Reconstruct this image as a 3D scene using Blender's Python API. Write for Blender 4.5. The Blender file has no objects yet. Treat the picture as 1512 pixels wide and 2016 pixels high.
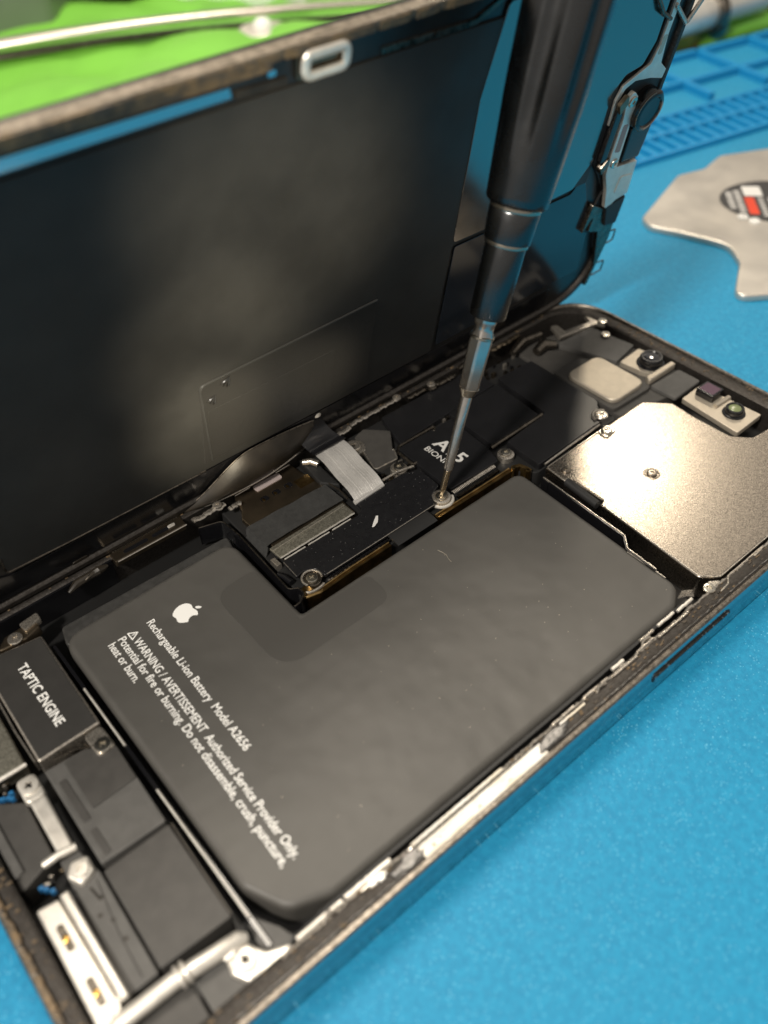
import bpy, math, random
from mathutils import Matrix, Vector, noise

# ------------------------------------------------------------------ camera, world, lamps, exposure
S = bpy.context.scene
U = 0.001                                   # everything below is written in millimetres
COL = S.collection
random.seed(7)

cam_d = bpy.data.cameras.new('camera')
cam = bpy.data.objects.new('camera', cam_d); COL.objects.link(cam)
cam.location = (11.1627*U, -32.4212*U, 109.0135*U)
cam.rotation_mode = 'XYZ'
cam.rotation_euler = (0.78569603, 0.03497120, -0.70155125)
cam_d.sensor_fit = 'VERTICAL'; cam_d.sensor_height = 36.0; cam_d.sensor_width = 27.0
cam_d.lens = 1751.81/2016*36.0
cam_d.clip_start = 0.004; cam_d.clip_end = 20.0
cam_d.dof.use_dof = True
cam_d.dof.focus_distance = 0.143
cam_d.dof.aperture_fstop = 15.0
S.camera = cam

W = bpy.data.worlds.new('World'); S.world = W; W.use_nodes = True
bg = W.node_tree.nodes['Background']
bg.inputs[0].default_value = (1.0, 0.93, 0.84, 1)
bg.inputs[1].default_value = 0.42

def area(name, loc, target, size, power, col, shape='DISK', sy=None):
    l = bpy.data.lights.new(name, 'AREA'); l.shape = shape; l.size = size*U
    if sy: l.size_y = sy*U
    l.energy = power; l.color = col
    o = bpy.data.objects.new(name, l); COL.objects.link(o)
    o.location = Vector(loc)*U
    o.rotation_euler = (Vector(target)-Vector(loc)).to_track_quat('-Z', 'Y').to_euler()
    return o
def spot(name, loc, target, power, col, ang, blend, rad):
    l = bpy.data.lights.new(name, 'SPOT'); l.energy = power; l.color = col
    l.spot_size = math.radians(ang); l.spot_blend = blend; l.shadow_soft_size = rad*U
    o = bpy.data.objects.new(name, l); COL.objects.link(o)
    o.location = Vector(loc)*U
    o.rotation_euler = (Vector(target)-Vector(loc)).to_track_quat('-Z', 'Y').to_euler()
    return o
area('ceiling_lamp', (170, 290, 680), (120, 70, 0), 240, 3.6, (1.0, 0.90, 0.76))
area('desk_lamp', (408, 212, 307), (112, 30, 6), 30, 0.27, (1.0, 0.88, 0.70))
area('overhead_lamp', (-300, -70, 470), (80, 45, 0), 70, 4.1, (1.0, 0.93, 0.83))
for tgt, pw, an in (((56, 66, 24), 12.0, 5.0), ((58, 63, 38), 7.0, 6.4), ((68, 58, 58), 7.0, 9.0), ((77, 66.5, 24), 6.0, 3.2)):  # added unseen spots that make the caustic glow on the display film
    spot('caustic_spot', (-60, -200, 120), tgt, pw, (1.0, 0.87, 0.64), an, 1.0, 3)

S.view_settings.view_transform = 'Standard'; S.view_settings.look = 'None'
S.view_settings.exposure = 0.0; S.view_settings.gamma = 1.0
S.view_settings.use_curve_mapping = False
S.render.engine = 'CYCLES'
S.cycles.max_bounces = 8; S.cycles.glossy_bounces = 5

# ------------------------------------------------------------------ materials
MATS = {}
def mat(name, col, metal=0.0, rough=0.5, bump=0.0, bscale=4000, bdist=0.03, var=0.0, vscale=300,
        rvar=0.0, col2=None, spec=0.5, aniso=0.0, coat=0.0, bdetail=3.0, speck=None, stretch=None, trans=0.0, alpha=1.0, wave=0.0):
    m = bpy.data.materials.new(name); m.use_nodes = True; MATS[name] = m
    nt = m.node_tree; N = nt.nodes; L = nt.links
    b = N['Principled BSDF']
    b.inputs['Base Color'].default_value = (*col, 1)
    b.inputs['Metallic'].default_value = metal
    b.inputs['Roughness'].default_value = rough
    b.inputs['Specular IOR Level'].default_value = spec
    b.inputs['Coat Weight'].default_value = coat
    b.inputs['Coat Roughness'].default_value = 0.12
    b.inputs['Transmission Weight'].default_value = trans
    b.inputs['Alpha'].default_value = alpha
    tc = N.new('ShaderNodeTexCoord')
    src = tc.outputs['Object']
    if stretch:
        mp = N.new('ShaderNodeMapping'); mp.inputs['Scale'].default_value = stretch
        L.new(src, mp.inputs['Vector']); src = mp.outputs['Vector']
    def nz(scale, detail=3.0, rgh=0.55):
        n = N.new('ShaderNodeTexNoise'); n.inputs['Scale'].default_value = scale
        n.inputs['Detail'].default_value = detail; n.inputs['Roughness'].default_value = rgh
        L.new(src, n.inputs['Vector']); return n.outputs['Fac']
    def ramp(f, a, c, lo, hi):
        r = N.new('ShaderNodeMapRange'); r.inputs['From Min'].default_value = lo; r.inputs['From Max'].default_value = hi
        r.inputs['To Min'].default_value = a; r.inputs['To Max'].default_value = c; r.clamp = True
        L.new(f, r.inputs['Value']); return r.outputs['Result']
    cur = None
    if var > 0 or col2:
        f = nz(vscale, 5.0, 0.6)
        mx = N.new('ShaderNodeMix'); mx.data_type = 'RGBA'
        c2 = col2 if col2 else tuple(c*(1-var) for c in col)
        mx.inputs[6].default_value = (*col, 1); mx.inputs[7].default_value = (*c2, 1)
        L.new(ramp(f, 0, 1, 0.38, 0.62), mx.inputs[0]); L.new(mx.outputs[2], b.inputs['Base Color']); cur = mx.outputs[2]
    if speck:                                # (colour, scale, threshold)
        v = N.new('ShaderNodeTexVoronoi'); v.inputs['Scale'].default_value = speck[1]; L.new(src, v.inputs['Vector'])
        g = nz(speck[1]*0.13, 2.0)
        th = N.new('ShaderNodeMath'); th.operation = 'MULTIPLY'; th.inputs[1].default_value = speck[2]*2; L.new(g, th.inputs[0])
        c = N.new('ShaderNodeMath'); c.operation = 'LESS_THAN'; L.new(v.outputs['Distance'], c.inputs[0]); L.new(th.outputs[0], c.inputs[1])
        mx = N.new('ShaderNodeMix'); mx.data_type = 'RGBA'
        if cur: L.new(cur, mx.inputs[6])
        else: mx.inputs[6].default_value = (*col, 1)
        mx.inputs[7].default_value = (*speck[0], 1); L.new(c.outputs[0], mx.inputs[0]); L.new(mx.outputs[2], b.inputs['Base Color'])
    if rvar > 0:
        L.new(ramp(nz(vscale*1.7, 4.0), max(0.02, rough-rvar), min(1, rough+rvar), 0.35, 0.65), b.inputs['Roughness'])
    if bump > 0:
        bp = N.new('ShaderNodeBump'); bp.inputs['Strength'].default_value = bump; bp.inputs['Distance'].default_value = bdist*U
        L.new(nz(bscale, bdetail), bp.inputs['Height']); last = bp
        if wave > 0:
            b2 = N.new('ShaderNodeBump'); b2.inputs['Strength'].default_value = 1.0; b2.inputs['Distance'].default_value = wave*U
            L.new(nz(110, 2.0), b2.inputs['Height']); L.new(b2.outputs['Normal'], bp.inputs['Normal'])
        L.new(bp.outputs['Normal'], b.inputs['Normal'])
    return m

BATT = mat('battery_pouch', (0.074, 0.0705, 0.064), 0, 0.50, 0.6, 5200, 0.03, var=0.14, vscale=60, spec=0.45, wave=0.55)
FLAP = mat('battery_flap_film', (0.045, 0.044, 0.042), 0, 0.42, 0.5, 5000, 0.03, var=0.3, vscale=900)
PATCH = mat('battery_patch', (0.060, 0.057, 0.052), 0, 0.48, 0.5, 6500, 0.03, spec=0.38)
PRINT = mat('white_print', (0.80, 0.79, 0.76), 0, 0.55)
PRINTG = mat('grey_print', (0.55, 0.54, 0.52), 0, 0.5)
SATIN = mat('black_satin_plate', (0.010, 0.010, 0.011), 0, 0.34, 0.12, 9000, 0.01, var=0.2, vscale=400, spec=0.5)
COVER = mat('black_cover_plate', (0.009, 0.009, 0.010), 0, 0.30, 0.15, 7000, 0.012, spec=0.5, speck=((0.30, 0.29, 0.28), 1700, 0.075), rvar=0.08, vscale=600)
PLAST = mat('dark_grey_plastic', (0.050, 0.047, 0.043), 0, 0.55, 0.35, 7000, 0.02, var=0.18, vscale=500)
PLAST2 = mat('grey_plastic', (0.085, 0.082, 0.077), 0, 0.6, 0.35, 7000, 0.02, var=0.2, vscale=350)
TAPT = mat('taptic_sticker', (0.030, 0.0285, 0.0265), 0, 0.5, 0.25, 8000, 0.02, var=0.15, vscale=300)
FLOOR = mat('housing_floor_black', (0.006, 0.006, 0.006), 0, 0.5, 0.2, 3000, 0.02)
BLK = mat('black_gloss', (0.006, 0.006, 0.007), 0, 0.18, spec=0.6)
BLKM = mat('black_matte', (0.010, 0.010, 0.010), 0, 0.55, 0.3, 4000, 0.02)
SHIELD = mat('nickel_shield', (0.42, 0.37, 0.315), 1, 0.28, 1.0, 3400, 0.007, var=0.30, vscale=3000, rvar=0.05, bdetail=2)
BEAD = mat('blasted_steel', (0.80, 0.76, 0.69), 0.7, 0.44, 0.4, 5000, 0.03, var=0.12, vscale=500, rvar=0.08)
BEIGE = mat('beige_steel', (0.56, 0.50, 0.41), 0.75, 0.5, 0.4, 6000, 0.02, var=0.1, vscale=500)
STEEL = mat('worn_steel', (0.62, 0.57, 0.50), 0.9, 0.30, 0.4, 3500, 0.02, var=0.22, vscale=2500, rvar=0.1)
SCREW = mat('screw_steel', (0.70, 0.66, 0.58), 1, 0.24, 0.3, 4000, 0.02, var=0.25, vscale=1500)
RIMD = mat('panel_rim_tan', (0.21, 0.175, 0.135), 0.4, 0.5, 1.0, 2600, 0.10, col2=(0.11, 0.09, 0.065), vscale=900)
DARKST = mat('dark_steel', (0.20, 0.175, 0.145), 1, 0.30, 0.4, 2500, 0.03, var=0.4, vscale=700, rvar=0.1)
BROWN = mat('brown_cage_steel', (0.26, 0.21, 0.15), 1, 0.36, 0.5, 6000, 0.02, var=0.3, vscale=250)
MOTT = mat('mottled_cage_steel', (0.42, 0.40, 0.33), 0.8, 0.36, 0.6, 4000, 0.025, var=0.38, vscale=2600, rvar=0.12)
BRASS = mat('brass', (0.46, 0.31, 0.13), 1, 0.28, 0.4, 3000, 0.03, var=0.5, vscale=600)
TAPE = mat('black_fabric_tape', (0.030, 0.030, 0.029), 0, 0.62, 0.9, 2200, 0.06, var=0.25, vscale=1200)
PINK = mat('pale_pink_pad', (0.30, 0.25, 0.24), 0, 0.6, 0.2, 6000, 0.02)
FLEX = mat('silver_flex', (0.70, 0.68, 0.65), 0.55, 0.36, 0.5, 3000, 0.015, var=0.10, vscale=1500, rvar=0.05)
FLEXL = mat('flex_crease', (0.40, 0.39, 0.37), 0.35, 0.45)
RIB = mat('dark_ribbon', (0.030, 0.024, 0.017), 0.15, 0.42, 0.3, 1200, 0.05, var=0.5, vscale=200)
BAND = mat('polished_band', (0.42, 0.47, 0.50), 1, 0.07, 0.08, 1500, 0.01, rvar=0.03)
LIP = mat('band_lip', (0.27, 0.24, 0.205), 1, 0.36, 0.7, 3500, 0.03, var=0.5, vscale=1800, rvar=0.1)
LEDGE = mat('rim_ledge', (0.058, 0.053, 0.048), 0.7, 0.46, 1.0, 5500, 0.06, col2=(0.035, 0.030, 0.026), vscale=2200, rvar=0.12)
RUST = mat('adhesive_residue', (0.17, 0.115, 0.06), 0.2, 0.5, 1.0, 1300, 0.2, col2=(0.07, 0.058, 0.045), vscale=500)
GUT = mat('bright_channel', (0.93, 0.91, 0.86), 0.1, 0.30, 0.3, 2500, 0.03, col2=(0.80, 0.72, 0.58), vscale=260)  # near-white base carries the lamp highlight of the polished channel
WELD = mat('weld_grey', (0.30, 0.29, 0.28), 0.9, 0.42, 1.0, 2300, 0.10, var=0.5, vscale=1100)
FILM = mat('display_black_film', (0.027, 0.0268, 0.0255), 0, 0.46, 0.35, 900, 0.03, var=0.25, vscale=70, spec=0.3, rvar=0.06)
FILM2 = mat('display_black_patch', (0.021, 0.0205, 0.0195), 0, 0.46, 0.9, 900, 0.05, spec=0.3)
FOIL = mat('mirror_foil', (0.30, 0.29, 0.28), 1, 0.17, 0.12, 1400, 0.01, spec=0.5, rvar=0.03, vscale=120)
FOILB = mat('blue_black_film', (0.012, 0.016, 0.022), 0.0, 0.14, spec=0.8, bump=0.1, bscale=800, bdist=0.01)
STRIP = mat('mirror_strip', (0.62, 0.64, 0.66), 1, 0.16, 0.2, 900, 0.02)
DBEZ = mat('display_bezel', (0.016, 0.015, 0.014), 0, 0.28, 0.3, 900, 0.03, var=0.4, vscale=250)
HAND = mat('gunmetal_anodised', (0.088, 0.090, 0.092), 1, 0.27, 0.15, 6000, 0.006, rvar=0.03, vscale=200)
RING = mat('turned_ring', (0.40, 0.36, 0.30), 1, 0.26)
BIT = mat('bit_steel', (0.60, 0.56, 0.52), 1, 0.26, 0.3, 3000, 0.01, var=0.15, vscale=400)
TIP = mat('tip_steel', (0.75, 0.62, 0.44), 1, 0.25)
MATB = mat('blue_silicone', (0.012, 0.228, 0.405), 0, 0.55, 1.0, 1900, 0.08, col2=(0.009, 0.188, 0.35), vscale=900, spec=0.3, speck=((0.13, 0.44, 0.62), 2100, 0.14))
MATR = mat('blue_silicone_rib', (0.006, 0.20, 0.43), 0, 0.5, 0.4, 2300, 0.1, spec=0.3)
GREEN = mat('green_plastic_sheet', (0.20, 0.54, 0.06), 0, 0.5, 0.2, 400, 0.2, var=0.15, vscale=20)
DESK = mat('brown_desk', (0.20, 0.16, 0.12), 0, 0.5, 0.2, 300, 0.2, var=0.2, vscale=40)
TOOLP = mat('brushed_plate', (0.62, 0.58, 0.52), 0.75, 0.36, 0.3, 1500, 0.03, var=0.10, vscale=60, rvar=0.06)
STICK = mat('black_sticker', (0.035, 0.033, 0.033), 0, 0.4)
RED = mat('red_print', (0.72, 0.05, 0.01), 0, 0.5)
BOXG = mat('grey_brown_card', (0.16, 0.125, 0.10), 0, 0.6, 0.2, 300, 0.1)
PALE = mat('grey_green_plastic', (0.17, 0.21, 0.15), 0, 0.35, var=0.1, vscale=40)
CLEAR = mat('clear_plastic', (0.9, 0.92, 0.88), 0, 0.12, alpha=0.35)
TEAL = mat('teal_shade', (0.02, 0.16, 0.20), 0, 0.35)
OLIVE = mat('olive_brass', (0.34, 0.27, 0.05), 0.8, 0.35, 0.3, 800, 0.05, col2=(0.10, 0.22, 0.05), vscale=80)
CAPB = mat('blue_chip', (0.02, 0.13, 0.30), 0, 0.3)
GLASSL = mat('lens_glass', (0.010, 0.010, 0.014), 0, 0.06, spec=0.9, coat=0.6)
PURP = mat('purple_sensor_glass', (0.09, 0.045, 0.07), 0, 0.12, spec=0.9)
GREENL = mat('green_lens_reflection', (0.16, 0.19, 0.08), 0, 0.25, spec=0.9)  # green base colour paints the reflection in the dark lens
GOLD = mat('gold_pad', (0.75, 0.45, 0.12), 1, 0.3)

# ------------------------------------------------------------------ geometry helpers (millimetres)
def area2(p): return sum(p[i][0]*p[(i+1) % len(p)][1]-p[(i+1) % len(p)][0]*p[i][1] for i in range(len(p)))
def rp(pts, r=1.0, n=5):
    """polygon with rounded corners"""
    out = []; k = len(pts)
    for i in range(k):
        p = Vector(pts[i][:2]); a = Vector(pts[i-1][:2]); c = Vector(pts[(i+1) % k][:2])
        ri = pts[i][2] if len(pts[i]) > 2 else r
        u = (a-p); v = (c-p); lu, lv = u.length, v.length
        if lu < 1e-6 or lv < 1e-6 or ri <= 0.001: out.append(tuple(p)); continue
        u /= lu; v /= lv
        ang = u.angle(v)
        if ang > 3.05: out.append(tuple(p)); continue
        t = min(ri/math.tan(ang/2), lu*0.48, lv*0.48)
        p0 = p+u*t; p1 = p+v*t
        for j in range(n+1):
            s = j/n
            q = p0*(1-s)**2 + p*2*s*(1-s) + p1*s*s
            out.append(tuple(q))
    return out
def rr(x0, y0, x1, y1, r=1.0, n=6): return rp([(x0, y0), (x1, y0), (x1, y1), (x0, y1)], r, n)
def circ(x, y, r, n=24): return [(x+r*math.cos(2*math.pi*i/n), y+r*math.sin(2*math.pi*i/n)) for i in range(n)]
def inset(p, d):
    k = len(p); out = []
    for i in range(k):
        a = Vector(p[i-1]); b = Vector(p[i]); c = Vector(p[(i+1) % k])
        e1 = (b-a); e2 = (c-b)
        if e1.length < 1e-7: e1 = e2
        if e2.length < 1e-7: e2 = e1
        e1 = e1.normalized(); e2 = e2.normalized()
        n1 = Vector((-e1.y, e1.x)); n2 = Vector((-e2.y, e2.x)); m = n1+n2
        if m.length < 1e-6: m = n1
        m.normalize(); s = max(0.5, m.dot(n1))
        q = b+m*(d/s); out.append((q.x, q.y))
    # edges that turned round (corner tighter than the inset) collapse to the meeting point of their good neighbours
    for _ in range(3):
        bad = []
        for i in range(k):
            j = (i+1) % k; a = Vector(p[j])-Vector(p[i]); b = Vector(out[j])-Vector(out[i]); bad.append(b.length > 1e-6 and a.dot(b) < 0)
        if not any(bad) or all(bad): break
        i0 = next(i for i in range(k) if not bad[i]); i = 0
        while i < k:
            e = (i0+i) % k
            if not bad[e]: i += 1; continue
            n_ = 0
            while bad[(e+n_) % k] and n_ < k: n_ += 1
            A0, A1 = Vector(out[(e-1) % k]), Vector(out[e]); B0, B1 = Vector(out[(e+n_) % k]), Vector(out[(e+n_+1) % k])
            da, db = A1-A0, B1-B0; den = da.x*db.y-da.y*db.x
            if abs(den) > 1e-9:
                t = ((B0.x-A0.x)*db.y-(B0.y-A0.y)*db.x)/den; X = A0+da*t
                if (X-A1).length > 3*abs(d)+1e-3: X = (A1+B0)/2
            else: X = (A1+B0)/2
            for m_ in range(n_+1): out[(e+m_) % k] = (X.x, X.y)
            i += n_
    # remaining small loops: cut at the crossing point
    def cr(a, b, c): return (b[0]-a[0])*(c[1]-a[1])-(b[1]-a[1])*(c[0]-a[0])
    for i in range(k):
        for w in range(min(14, k-2), 1, -1):
            A, B = out[i], out[(i+1) % k]; j = (i+w) % k; Cc, D = out[j], out[(j+1) % k]
            c1, c2, c3, c4 = cr(A, B, Cc), cr(A, B, D), cr(Cc, D, A), cr(Cc, D, B)
            if c1*c2 < -1e-14 and c3*c4 < -1e-14:
                t = c3/(c3-c4); X = (A[0]+(B[0]-A[0])*t, A[1]+(B[1]-A[1])*t)
                for m_ in range(1, w+1): out[(i+m_) % k] = X
                break
    return out

class G:
    def __init__(s): s.v = []; s.f = []
    def ring(s, pts): i = len(s.v); s.v += pts; return list(range(i, i+len(pts)))
    def bridge(s, a, b):
        k = len(a)
        for i in range(k): s.f.append((a[i], a[(i+1) % k], b[(i+1) % k], b[i]))
    def slab(s, poly, z0, z1, b=0.12, seg=2, bottom=True):
        p = [q for i, q in enumerate(poly) if (Vector(q)-Vector(poly[i-1])).length > 2e-4]
        if area2(p) < 0: p.reverse()
        b = min(b, (z1-z0)*0.9)
        r0 = s.ring([(x, y, z0) for x, y in p])
        if bottom: s.f.append(tuple(reversed(r0)))
        prev = r0
        if b > 0:
            for j in range(seg+1):
                t = j/seg*math.pi/2
                q = inset(p, b*(1-math.cos(t))) if j else p
                r = s.ring([(x, y, z1-b+b*math.sin(t)) for x, y in q]); s.bridge(prev, r); prev = r
        else:
            r = s.ring([(x, y, z1) for x, y in p]); s.bridge(prev, r); prev = r
        if b > 0:
            q = inset(p, b+min(0.12, b*0.5)); r = s.ring([(x, y, z1) for x, y in q]); s.bridge(prev, r); prev = r
        cap = tuple(q for i, q in enumerate(prev) if (Vector(s.v[q])-Vector(s.v[prev[i-1]])).length > 1e-4)
        if len(cap) > 2: s.f.append(cap)
        return s
    def box(s, x0, y0, z0, x1, y1, z1, b=0.08):
        b = min(b, 0.28*(x1-x0), 0.28*(y1-y0))
        return s.slab([(x0, y0), (x1, y0), (x1, y1), (x0, y1)], z0, z1, b, 2)
    def loops(s, rings, cap0=False, cap1=False):
        ids = [s.ring(r) for r in rings]
        for a, b in zip(ids, ids[1:]): s.bridge(a, b)
        if cap0: s.f.append(tuple(reversed(ids[0])))
        if cap1: s.f.append(tuple(ids[-1]))
        return s
    def lathe(s, prof, org=(0, 0, 0), axis=(0, 0, 1), n=32, rad=None):
        """prof: (radius, height); rad(theta, r, h) may modulate the radius"""
        ax = Vector(axis).normalized(); q = ax.to_track_quat('Z', 'Y'); o = Vector(org)
        R = []
        for r, h in prof:
            ring = []
            for i in range(n):
                t = 2*math.pi*i/n; k = rad(t, r, h) if rad else r
                ring.append(tuple(o+q @ Vector((k*math.cos(t), k*math.sin(t), h))))
            R.append(ring)
        return s.loops(R, True, True)
    def tube(s, pts, r, n=10, closed=False, flat=1.0, up=(0, 0, 1)):
        P = [Vector(p) for p in pts]; R = []; k = len(P)
        for i, p in enumerate(P):
            a = P[i-1] if (i > 0 or closed) else p; c = P[(i+1) % k] if (i < k-1 or closed) else p
            t = (c-a).normalized(); u = Vector(up)
            if abs(t.dot(u)) > 0.98: u = Vector((1, 0, 0))
            sx = t.cross(u).normalized(); sy = sx.cross(t).normalized()
            rad = r[i] if isinstance(r, (list, tuple)) else r
            R.append([tuple(p+sx*math.cos(2*math.pi*j/n)*rad+sy*math.sin(2*math.pi*j/n)*rad*flat) for j in range(n)])
        if closed:
            ids = [s.ring(q) for q in R]
            for i in range(k): s.bridge(ids[i], ids[(i+1) % k])
            return s
        return s.loops(R, True, True)
    def wall(s, path, z0, z1, w):
        """thin upright wall following a 2-D path"""
        P = [Vector(p) for p in path]; L = []; Rr = []
        for i, p in enumerate(P):
            a = P[max(0, i-1)]; c = P[min(len(P)-1, i+1)]; t = (c-a).normalized(); n = Vector((-t.y, t.x))*w/2
            L.append(tuple(p+n)); Rr.append(tuple(p-n))
        k = len(P)
        ids = []
        for i in range(k):
            l, r = L[i], Rr[i]
            ids.append(s.ring([(r[0], r[1], z0), (l[0], l[1], z0), (l[0], l[1], z1), (r[0], r[1], z1)]))
        for a, b in zip(ids, ids[1:]): s.bridge(a, b)
        s.f.append(tuple(reversed(ids[0]))); s.f.append(tuple(ids[-1])); return s
    def sheet(s, rows, th=0.08):
        """rows[i][j] -> point; closed thin sheet with thickness along -normal"""
        nr, nc = len(rows), len(rows[0]); b = len(s.v)
        V = [[Vector(p) for p in r] for r in rows]; off = []
        for i in range(nr):
            for j in range(nc):
                du = V[min(nr-1, i+1)][j]-V[max(0, i-1)][j]; dv = V[i][min(nc-1, j+1)]-V[i][max(0, j-1)]
                n = du.cross(dv); n = n.normalized() if n.length > 0 else Vector((0, 0, 1)); off.append(V[i][j]-n*th)
        s.v += [tuple(p) for r in V for p in r]; s.v += [tuple(p) for p in off]
        m = nr*nc; I = lambda i, j: b+i*nc+j
        for i in range(nr-1):
            for j in range(nc-1):
                s.f.append((I(i, j), I(i+1, j), I(i+1, j+1), I(i, j+1)))
                s.f.append((m+I(i, j), m+I(i, j+1), m+I(i+1, j+1), m+I(i+1, j)))
        for i in range(nr-1):
            s.f.append((I(i, 0), m+I(i, 0), m+I(i+1, 0), I(i+1, 0)))
            s.f.append((I(i, nc-1), I(i+1, nc-1), m+I(i+1, nc-1), m+I(i, nc-1)))
        for j in range(nc-1):
            s.f.append((I(0, j), I(0, j+1), m+I(0, j+1), m+I(0, j)))
            s.f.append((I(nr-1, j), m+I(nr-1, j), m+I(nr-1, j+1), I(nr-1, j+1)))
        return s

def link(name, me, m, parent=None, M=None):
    o = bpy.data.objects.new(name, me); COL.objects.link(o)
    if not me.materials: me.materials.append(m)
    if parent is not None:
        o.parent = parent
        if parent.type == 'EMPTY': o.matrix_parent_inverse = Matrix.Translation(-parent.location)
    return o
def obj(name, g, m, parent=None, M=None, smooth=38):
    me = bpy.data.meshes.new(name)
    vv = [Vector(p) for p in g.v]
    if M is not None: vv = [M @ p for p in vv]
    me.from_pydata([tuple(p*U) for p in vv], [], g.f); me.validate(); me.update()
    me.polygons.foreach_set('use_smooth', [True]*len(me.polygons))
    me.set_sharp_from_angle(angle=math.radians(smooth))
    return link(name, me, m, parent)
def thing(name, label, cat, loc, group=None):
    o = bpy.data.objects.new(name, None); COL.objects.link(o); o.location = Vector(loc)*U
    o.empty_display_size = 0.005
    o['label'] = label; o['category'] = cat
    if group: o['group'] = group
    return o
def tag(o, label, cat, group=None):
    o['label'] = label; o['category'] = cat
    if group: o['group'] = group
    return o

def text_mesh(s, bold=0.0):
    c = bpy.data.curves.new('lettering', 'FONT'); c.body = s; c.size = 1.0; c.offset = bold; c.extrude = 0.004
    c.resolution_u = 3
    t = bpy.data.objects.new('lettering', c); COL.objects.link(t)
    dg = bpy.context.evaluated_depsgraph_get(); dg.update()
    me = bpy.data.meshes.new_from_object(t.evaluated_get(dg))
    bpy.data.objects.remove(t); bpy.data.curves.remove(c)
    return me
CAPH = [None]
def text(name, s, org, xd, yd, length, cap, m, parent, bold=0.0, M=None):
    if CAPH[0] is None:
        h = text_mesh('H'); CAPH[0] = max(v.co.y for v in h.vertices); bpy.data.meshes.remove(h)
    me = text_mesh(s, bold)
    xs = [v.co.x for v in me.vertices]; x0, x1 = min(xs), max(xs)
    xd = Vector(xd); yd = Vector(yd); zd = xd.cross(yd); o = Vector(org)
    for v in me.vertices:
        p = o+xd*((v.co.x-x0)/(x1-x0)*length)+yd*(v.co.y/CAPH[0]*cap)+zd*(v.co.z*2.0)
        if M is not None: p = M @ p
        v.co = p*U
    me.name = name; me.materials.clear(); me.update()
    return link(name, me, m, parent)

def screw_geo(r, h=0.35, lobes=4, rec=0.45):
    """pan screw head standing on z=0 with a real cross recess"""
    g = G(); n = 48; w = 0.13*r/0.8
    def cross(t):
        a = (t+math.pi/4) % (math.pi/2)-math.pi/4
        ca, sa = abs(math.cos(a)), abs(math.sin(a))
        return min(rec*r/ca, w/max(sa, 1e-3)) if sa > 1e-3 else rec*r/ca
    def rg(f, z): return [(f(2*math.pi*i/n)*math.cos(2*math.pi*i/n), f(2*math.pi*i/n)*math.sin(2*math.pi*i/n), z) for i in range(n)]
    g.loops([rg(lambda t: r, 0), rg(lambda t: r, h*0.6), rg(lambda t: r*0.93, h*0.9), rg(lambda t: r*0.8, h),
             rg(cross, h), rg(lambda t: cross(t)*0.8, h-0.28*r)], True, True)
    return g
_SC = {}
def screw(x, y, z, r, parent, m=None, rot=0.3, M=None, name='screw'):
    m = m or SCREW
    key = (round(r, 2), m.name)
    if key not in _SC:
        g = screw_geo(r); me = bpy.data.meshes.new('screw'); me.from_pydata([tuple(Vector(p)*U) for p in g.v], [], g.f)
        me.validate(); me.polygons.foreach_set('use_smooth', [True]*len(me.polygons)); me.set_sharp_from_angle(angle=math.radians(35))
        me.materials.append(m); _SC[key] = me
    o = bpy.data.objects.new(name, _SC[key]); COL.objects.link(o); o.parent = parent
    L = Matrix.Translation(Vector((x, y, z))*U) @ Matrix.Rotation(rot, 4, 'Z')
    if M is not None:
        M2 = M.copy(); M2.translation = M.translation*U; L = M2 @ L
    if parent.type == 'EMPTY': L = Matrix.Translation(-parent.location) @ L
    o.matrix_local = L
    return o

# ================================================================== the setting: desk, mat
g = G(); g.slab([(-900, -900), (1500, -900), (1500, 1500), (-900, 1500)], -23, -3.2, 0)
o = obj('desk', g, DESK); o['kind'] = 'structure'
c11, s11 = 0.98, 0.199                               # the mat is turned against the phone
def mq(p, q): return (c11*p+s11*q, -s11*p+c11*q)    # mat frame -> phone frame
MM = Matrix(((c11, s11, 0, 0), (-s11, c11, 0, 0), (0, 0, 1, 0), (0, 0, 0, 1)))
g = G(); g.slab(rp([(-190, -170), (430, -170), (430, 214), (-190, 214)], 8), -3, 0, 1.0, 3)
mat_o = obj('work_mat', g, MATB, M=MM); mat_o['kind'] = 'structure'
PW = []
def rib(name, p0, q0, p1, q1, h): obj(name, G().box(p0, q0, -0.3, p1, q1, h, 0.5), MATR if name != 'tray_wall' else MATR, mat_o, M=MM)
ps = [195, 218.5, 242, 265.5, 289, 312.5, 336]
for a in ps: rib('tray_wall', a-1.1, 175.5, a+1.1, 206.8, 2.4)
for a, b in zip(ps, ps[1:]):
    for q in (188.2, 207.5): rib('tray_wall', a+1.15, q-1.1, b-1.15, q+1.1, 2.4)
for q in (150.8, 161.5, 171.2): rib('strip_rail', 188, q-0.8, 345, q+0.8, 1.7)
k = 0
for i in range(34):
    p = 190+i*4.6
    rib('strip_rung', p-0.7, 151.7, p+0.7, 160.6, 1.5)
    rib('strip_rung', p+1.6, 162.4, p+3.0, 170.3, 1.5)

# ================================================================== things behind the phone
rows = []
for i in range(70):
    row = []
    for j in range(90):
        p = -60+j*5.2; q = 217.5+i*4.2
        x, y = mq(p, q)
        h = 2.2+7*noise.noise(Vector((x*0.020, y*0.024, 1.3)))+5.5*abs(noise.noise(Vector((x*0.035+3, y*0.03, 5))))
        h += 5.0*max(0, noise.noise(Vector((x*0.011, y*0.013, 9))))
        row.append((x, y, max(-2.8, h-1.0 if i else -1.5)))
    rows.append(row)
g = G(); g.sheet([list(r) for r in zip(*rows)], 0.3)
tag(obj('green_sheet', g, GREEN, smooth=180), 'crumpled bright green plastic sheet spread behind the phone', 'sheet')

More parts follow.
